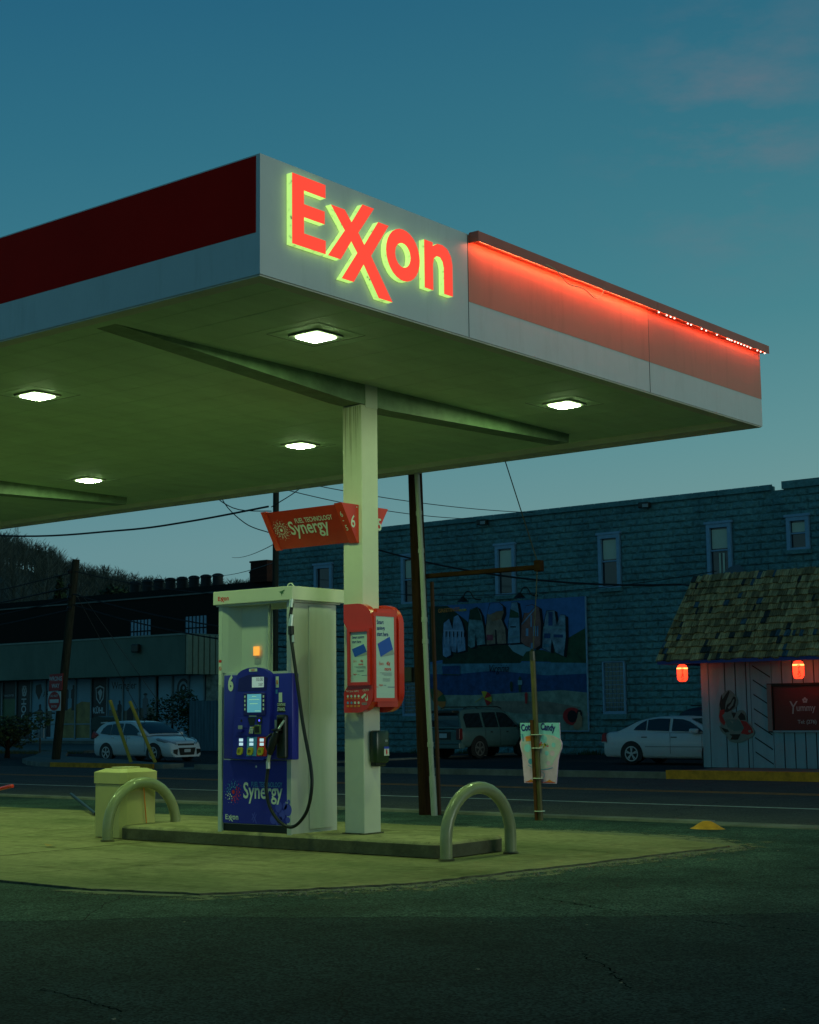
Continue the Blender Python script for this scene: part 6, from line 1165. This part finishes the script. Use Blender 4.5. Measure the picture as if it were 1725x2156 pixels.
def shrub(name, label, cat, c, rx, rz, n_, trunk_h, mats_, leaf=.07, cone=False):
    c = Vector(c); t = thing(name, label, cat, (c.x, c.y, 0)); mb = MB()
    blobs = [(Vector((rnd.uniform(-.7, .7) * rx, rnd.uniform(-.7, .7) * rx, rnd.uniform(-.6, .7) * rz)), rnd.uniform(.35, .6)) for _ in range(9)]
    for i in range(n_):
        if cone: f_ = rnd.random() ** .6; a = rnd.random() * 6.283; rr_ = rx * f_ * rnd.uniform(.6, 1.05) * (1 + .15 * math.sin(f_ * 40)); p = Vector((math.cos(a) * rr_, math.sin(a) * rr_, rz * (1 - 2 * f_)))
        else:
            b, br_ = rnd.choice(blobs); d = Vector((rnd.gauss(0, 1), rnd.gauss(0, 1), rnd.gauss(0, 1))).normalized() * rnd.uniform(.7, 1.05); p = b + Vector((d.x * rx * br_, d.y * rx * br_, d.z * rz * br_))
        a, b2 = Vector((rnd.gauss(0, 1), rnd.gauss(0, 1), rnd.gauss(0, 1))).normalized(), None; b2 = a.orthogonal().normalized(); s_ = leaf * rnd.uniform(.5, 1.3); q = c + p
        mb.add([q - a * s_, q + b2 * s_ * .5, q + a * s_, q - b2 * s_ * .5], [(0, 1, 2, 3)], rnd.choice(mats_))
    mb.build('foliage', t)
    mb = MB(); mb.tube([(c.x, c.y, 0), (c.x + .03, c.y, c.z - rz * .2)], [.07 * rx + .02, .02], WOODP, 6)
    for k_ in range(5): a = k_ * 1.3; mb.tube([(c.x, c.y, trunk_h), (c.x + math.cos(a) * rx * .6, c.y + math.sin(a) * rx * .6, c.z)], [.02, .008], WOODP, 5)
    mb.build('trunk', t)
shrub('clipped_shrub', 'rounded shrub at the left edge in front of the store', 'shrub', (31.5, 42.05, .95), 1.15, .62, 3200, .25, [LEAF, LEAF2, LEAF3, LEAF2])
shrub('shrub', 'tall green shrub between the store windows and the fence', 'shrub', (41.5, 45.1, 1.25), 1.0, 1.0, 3400, .3, [LEAF, LEAF2, LEAF3])
shrub('conifer', 'dark narrow conifer standing beyond the brick roof at left', 'tree', (120, 150.5, 11.0), 3.6, 7.5, 3000, 2, [LEAF3, LEAF3, LEAF], .55, True)
shrub('round_tree', 'dark round evergreen beside the row of roof vents', 'tree', (90, 104.5, 10.2), 2.5, 2.2, 2200, 4, [LEAF3, LEAF3, LEAF], .35)
shrub('leafy_tree', 'leafy green tree top right of the brick chimney', 'tree', (95, 88.5, 10.6), 1.9, 1.6, 1500, 4, [LEAF, LEAF2, LEAF3], .3)
for i in range(7):
    y = 23 + i * 1.9 + rnd.uniform(-.5, .5)
mb = MB()
for i in range(900): y = rnd.choice((21.0, 22.6, 25.0, 29.6, 31.5, 34, 36)) + rnd.gauss(0, .22); x = WX - .08 - abs(rnd.gauss(0, .07)); h = rnd.uniform(.04, .2); mb.add([(x, y - .012, 0), (x, y + .012, 0), (x + rnd.uniform(-.05, .05), y + rnd.uniform(-.06, .06), h)], [(0, 1, 2)], LEAF)
tag(mb.build('weeds'), kind='stuff', label='small weeds along the foot of the block wall', cat='weeds')

# ================================================================== HILL AND WOODS
HILLM = mat('hillside', (.060, .090, .082), 1, var=.4, vscale=.08)  # pale teal carries the distance haze in the base colour
ridge = []   # (px-like azimuth parameter) direction angle from +Y and ridge height
import bisect
def rh_(az):   # az: degrees from +Y towards +X
    T = [(20, 100), (30, 82), (34, 70), (36.5, 60), (37.9, 56), (39.4, 51.5), (40.9, 48), (42.5, 46), (46.9, 45), (50, 40), (56, 25), (64, 10)]
    for (a, h), (b, g_) in zip(T, T[1:]):
        if a <= az <= b: return h + (g_ - h) * (az - a) / (b - a)
    return 10
mb = MB(); AZ = [20 + i * .5 for i in range(89)]; DD = [(150, -.02), (230, .18), (320, .5), (420, .78), (520, .97), (560, 1.0), (680, .93), (900, .5)]
vs = [(d_ * math.sin(R(a)), d_ * math.cos(R(a)), max(-2, (rh_(a) - 7) * f_ + 2.5 * math.sin(a * 2.1 + d_ * .02) * (f_ > .1) * (d_ < 500))) for a in AZ for d_, f_ in DD]
n_ = len(DD); fs = [(i * n_ + j, (i + 1) * n_ + j, (i + 1) * n_ + j + 1, i * n_ + j + 1) for i in range(len(AZ) - 1) for j in range(n_ - 1)]
struct('hill', MB().add(vs, fs, HILLM), smooth=80)
mb = MB(); TW = mat('bare_twigs', (.105, .135, .12), 1, var=0); TW2 = mat('bare_twigs_dark', (.055, .075, .068), 1, var=0)  # twig colours lightened to hold the haze as well
def twig(p, q, r_, m_):
    d = (q - p).normalized(); s_ = d.cross(Vector((.78, -.62, 0))); s_ = Vector((.62, -.78, 0)); mb.add([p - s_ * r_, p + s_ * r_, q + s_ * r_ * .3, q - s_ * r_ * .3], [(0, 1, 2, 3)], m_); s2 = Vector((.78, .62, 0)); mb.add([p - s2 * r_, p + s2 * r_, q + s2 * r_ * .3, q - s2 * r_ * .3], [(0, 1, 2, 3)], m_)
for i in range(1500):
    az = rnd.uniform(33.5, 50); f_ = 1 - abs(rnd.gauss(0, .16)) if i % 3 else rnd.uniform(.25, .95)
    f_ = max(.2, min(1, f_)); 
    for (d0, f0), (d1, f1) in zip(DD, DD[1:]):
        if f0 <= f_ <= f1: d_ = d0 + (d1 - d0) * (f_ - f0) / (f1 - f0); break
    base = Vector((d_ * math.sin(R(az)), d_ * math.cos(R(az)), (rh_(az) - 7) * f_ - .5)); H_ = rnd.uniform(6, 10.5) * (1.0 if az < 38.5 else .82); m_ = rnd.choice((TW, TW2, TW2))
    top = base + Vector((rnd.uniform(-.5, .5), rnd.uniform(-.5, .5), H_)); twig(base, top, .16, m_)
    for k_ in range(15):
        t0 = rnd.uniform(.28, .95); p = base.lerp(top, t0); l_ = H_ * .30 * (1.15 - t0) + .5; a = rnd.random() * 6.28; q = p + Vector((math.cos(a) * l_, math.sin(a) * l_, l_ * rnd.uniform(.7, 1.3))); twig(p, q, .075, m_)
        for _ in range(2): a2 = a + rnd.uniform(-.8, .8); p2 = p.lerp(q, rnd.uniform(.4, .9)); twig(p2, p2 + Vector((math.cos(a2) * l_ * .5, math.sin(a2) * l_ * .5, l_ * .6)), .045, m_)
tag(mb.build('woods'), kind='stuff', label='bare winter woods covering the dark hillside', cat='woods')
t = thing('lattice_mast', 'thin lattice mast on the hilltop above the left woods', 'mast', (560 * math.sin(R(37.0)), 560 * math.cos(R(37.0)), 54))
b_ = Vector(WL[t.name]); mb = MB()
for k_ in range(3): a = k_ * 2.09; mb.tube([b_ + Vector((math.cos(a), math.sin(a), 0)), b_ + Vector((math.cos(a) * .3, math.sin(a) * .3, 21))], .09, TW2, 4)
for z in range(0, 20, 2): mb.tube([b_ + Vector((.8, -.6, z)), b_ + Vector((-.8, .6, z + 1.5))], .05, TW2, 3)
mb.build('mast_frame', t)

# ================================================================== SCALE EVERYTHING TO METRES
done = set()
for o in list(COL.objects):
    if o == cam or o == so: continue
    o.location = Vector(o.location) * S
    if o.type == 'MESH' and o.data.name not in done: done.add(o.data.name); o.data.transform(Matrix.Scale(S, 4)); o.data.update()
for i, o in enumerate([o for o in COL.objects if o.type == 'MESH']): o.data.name = o.name
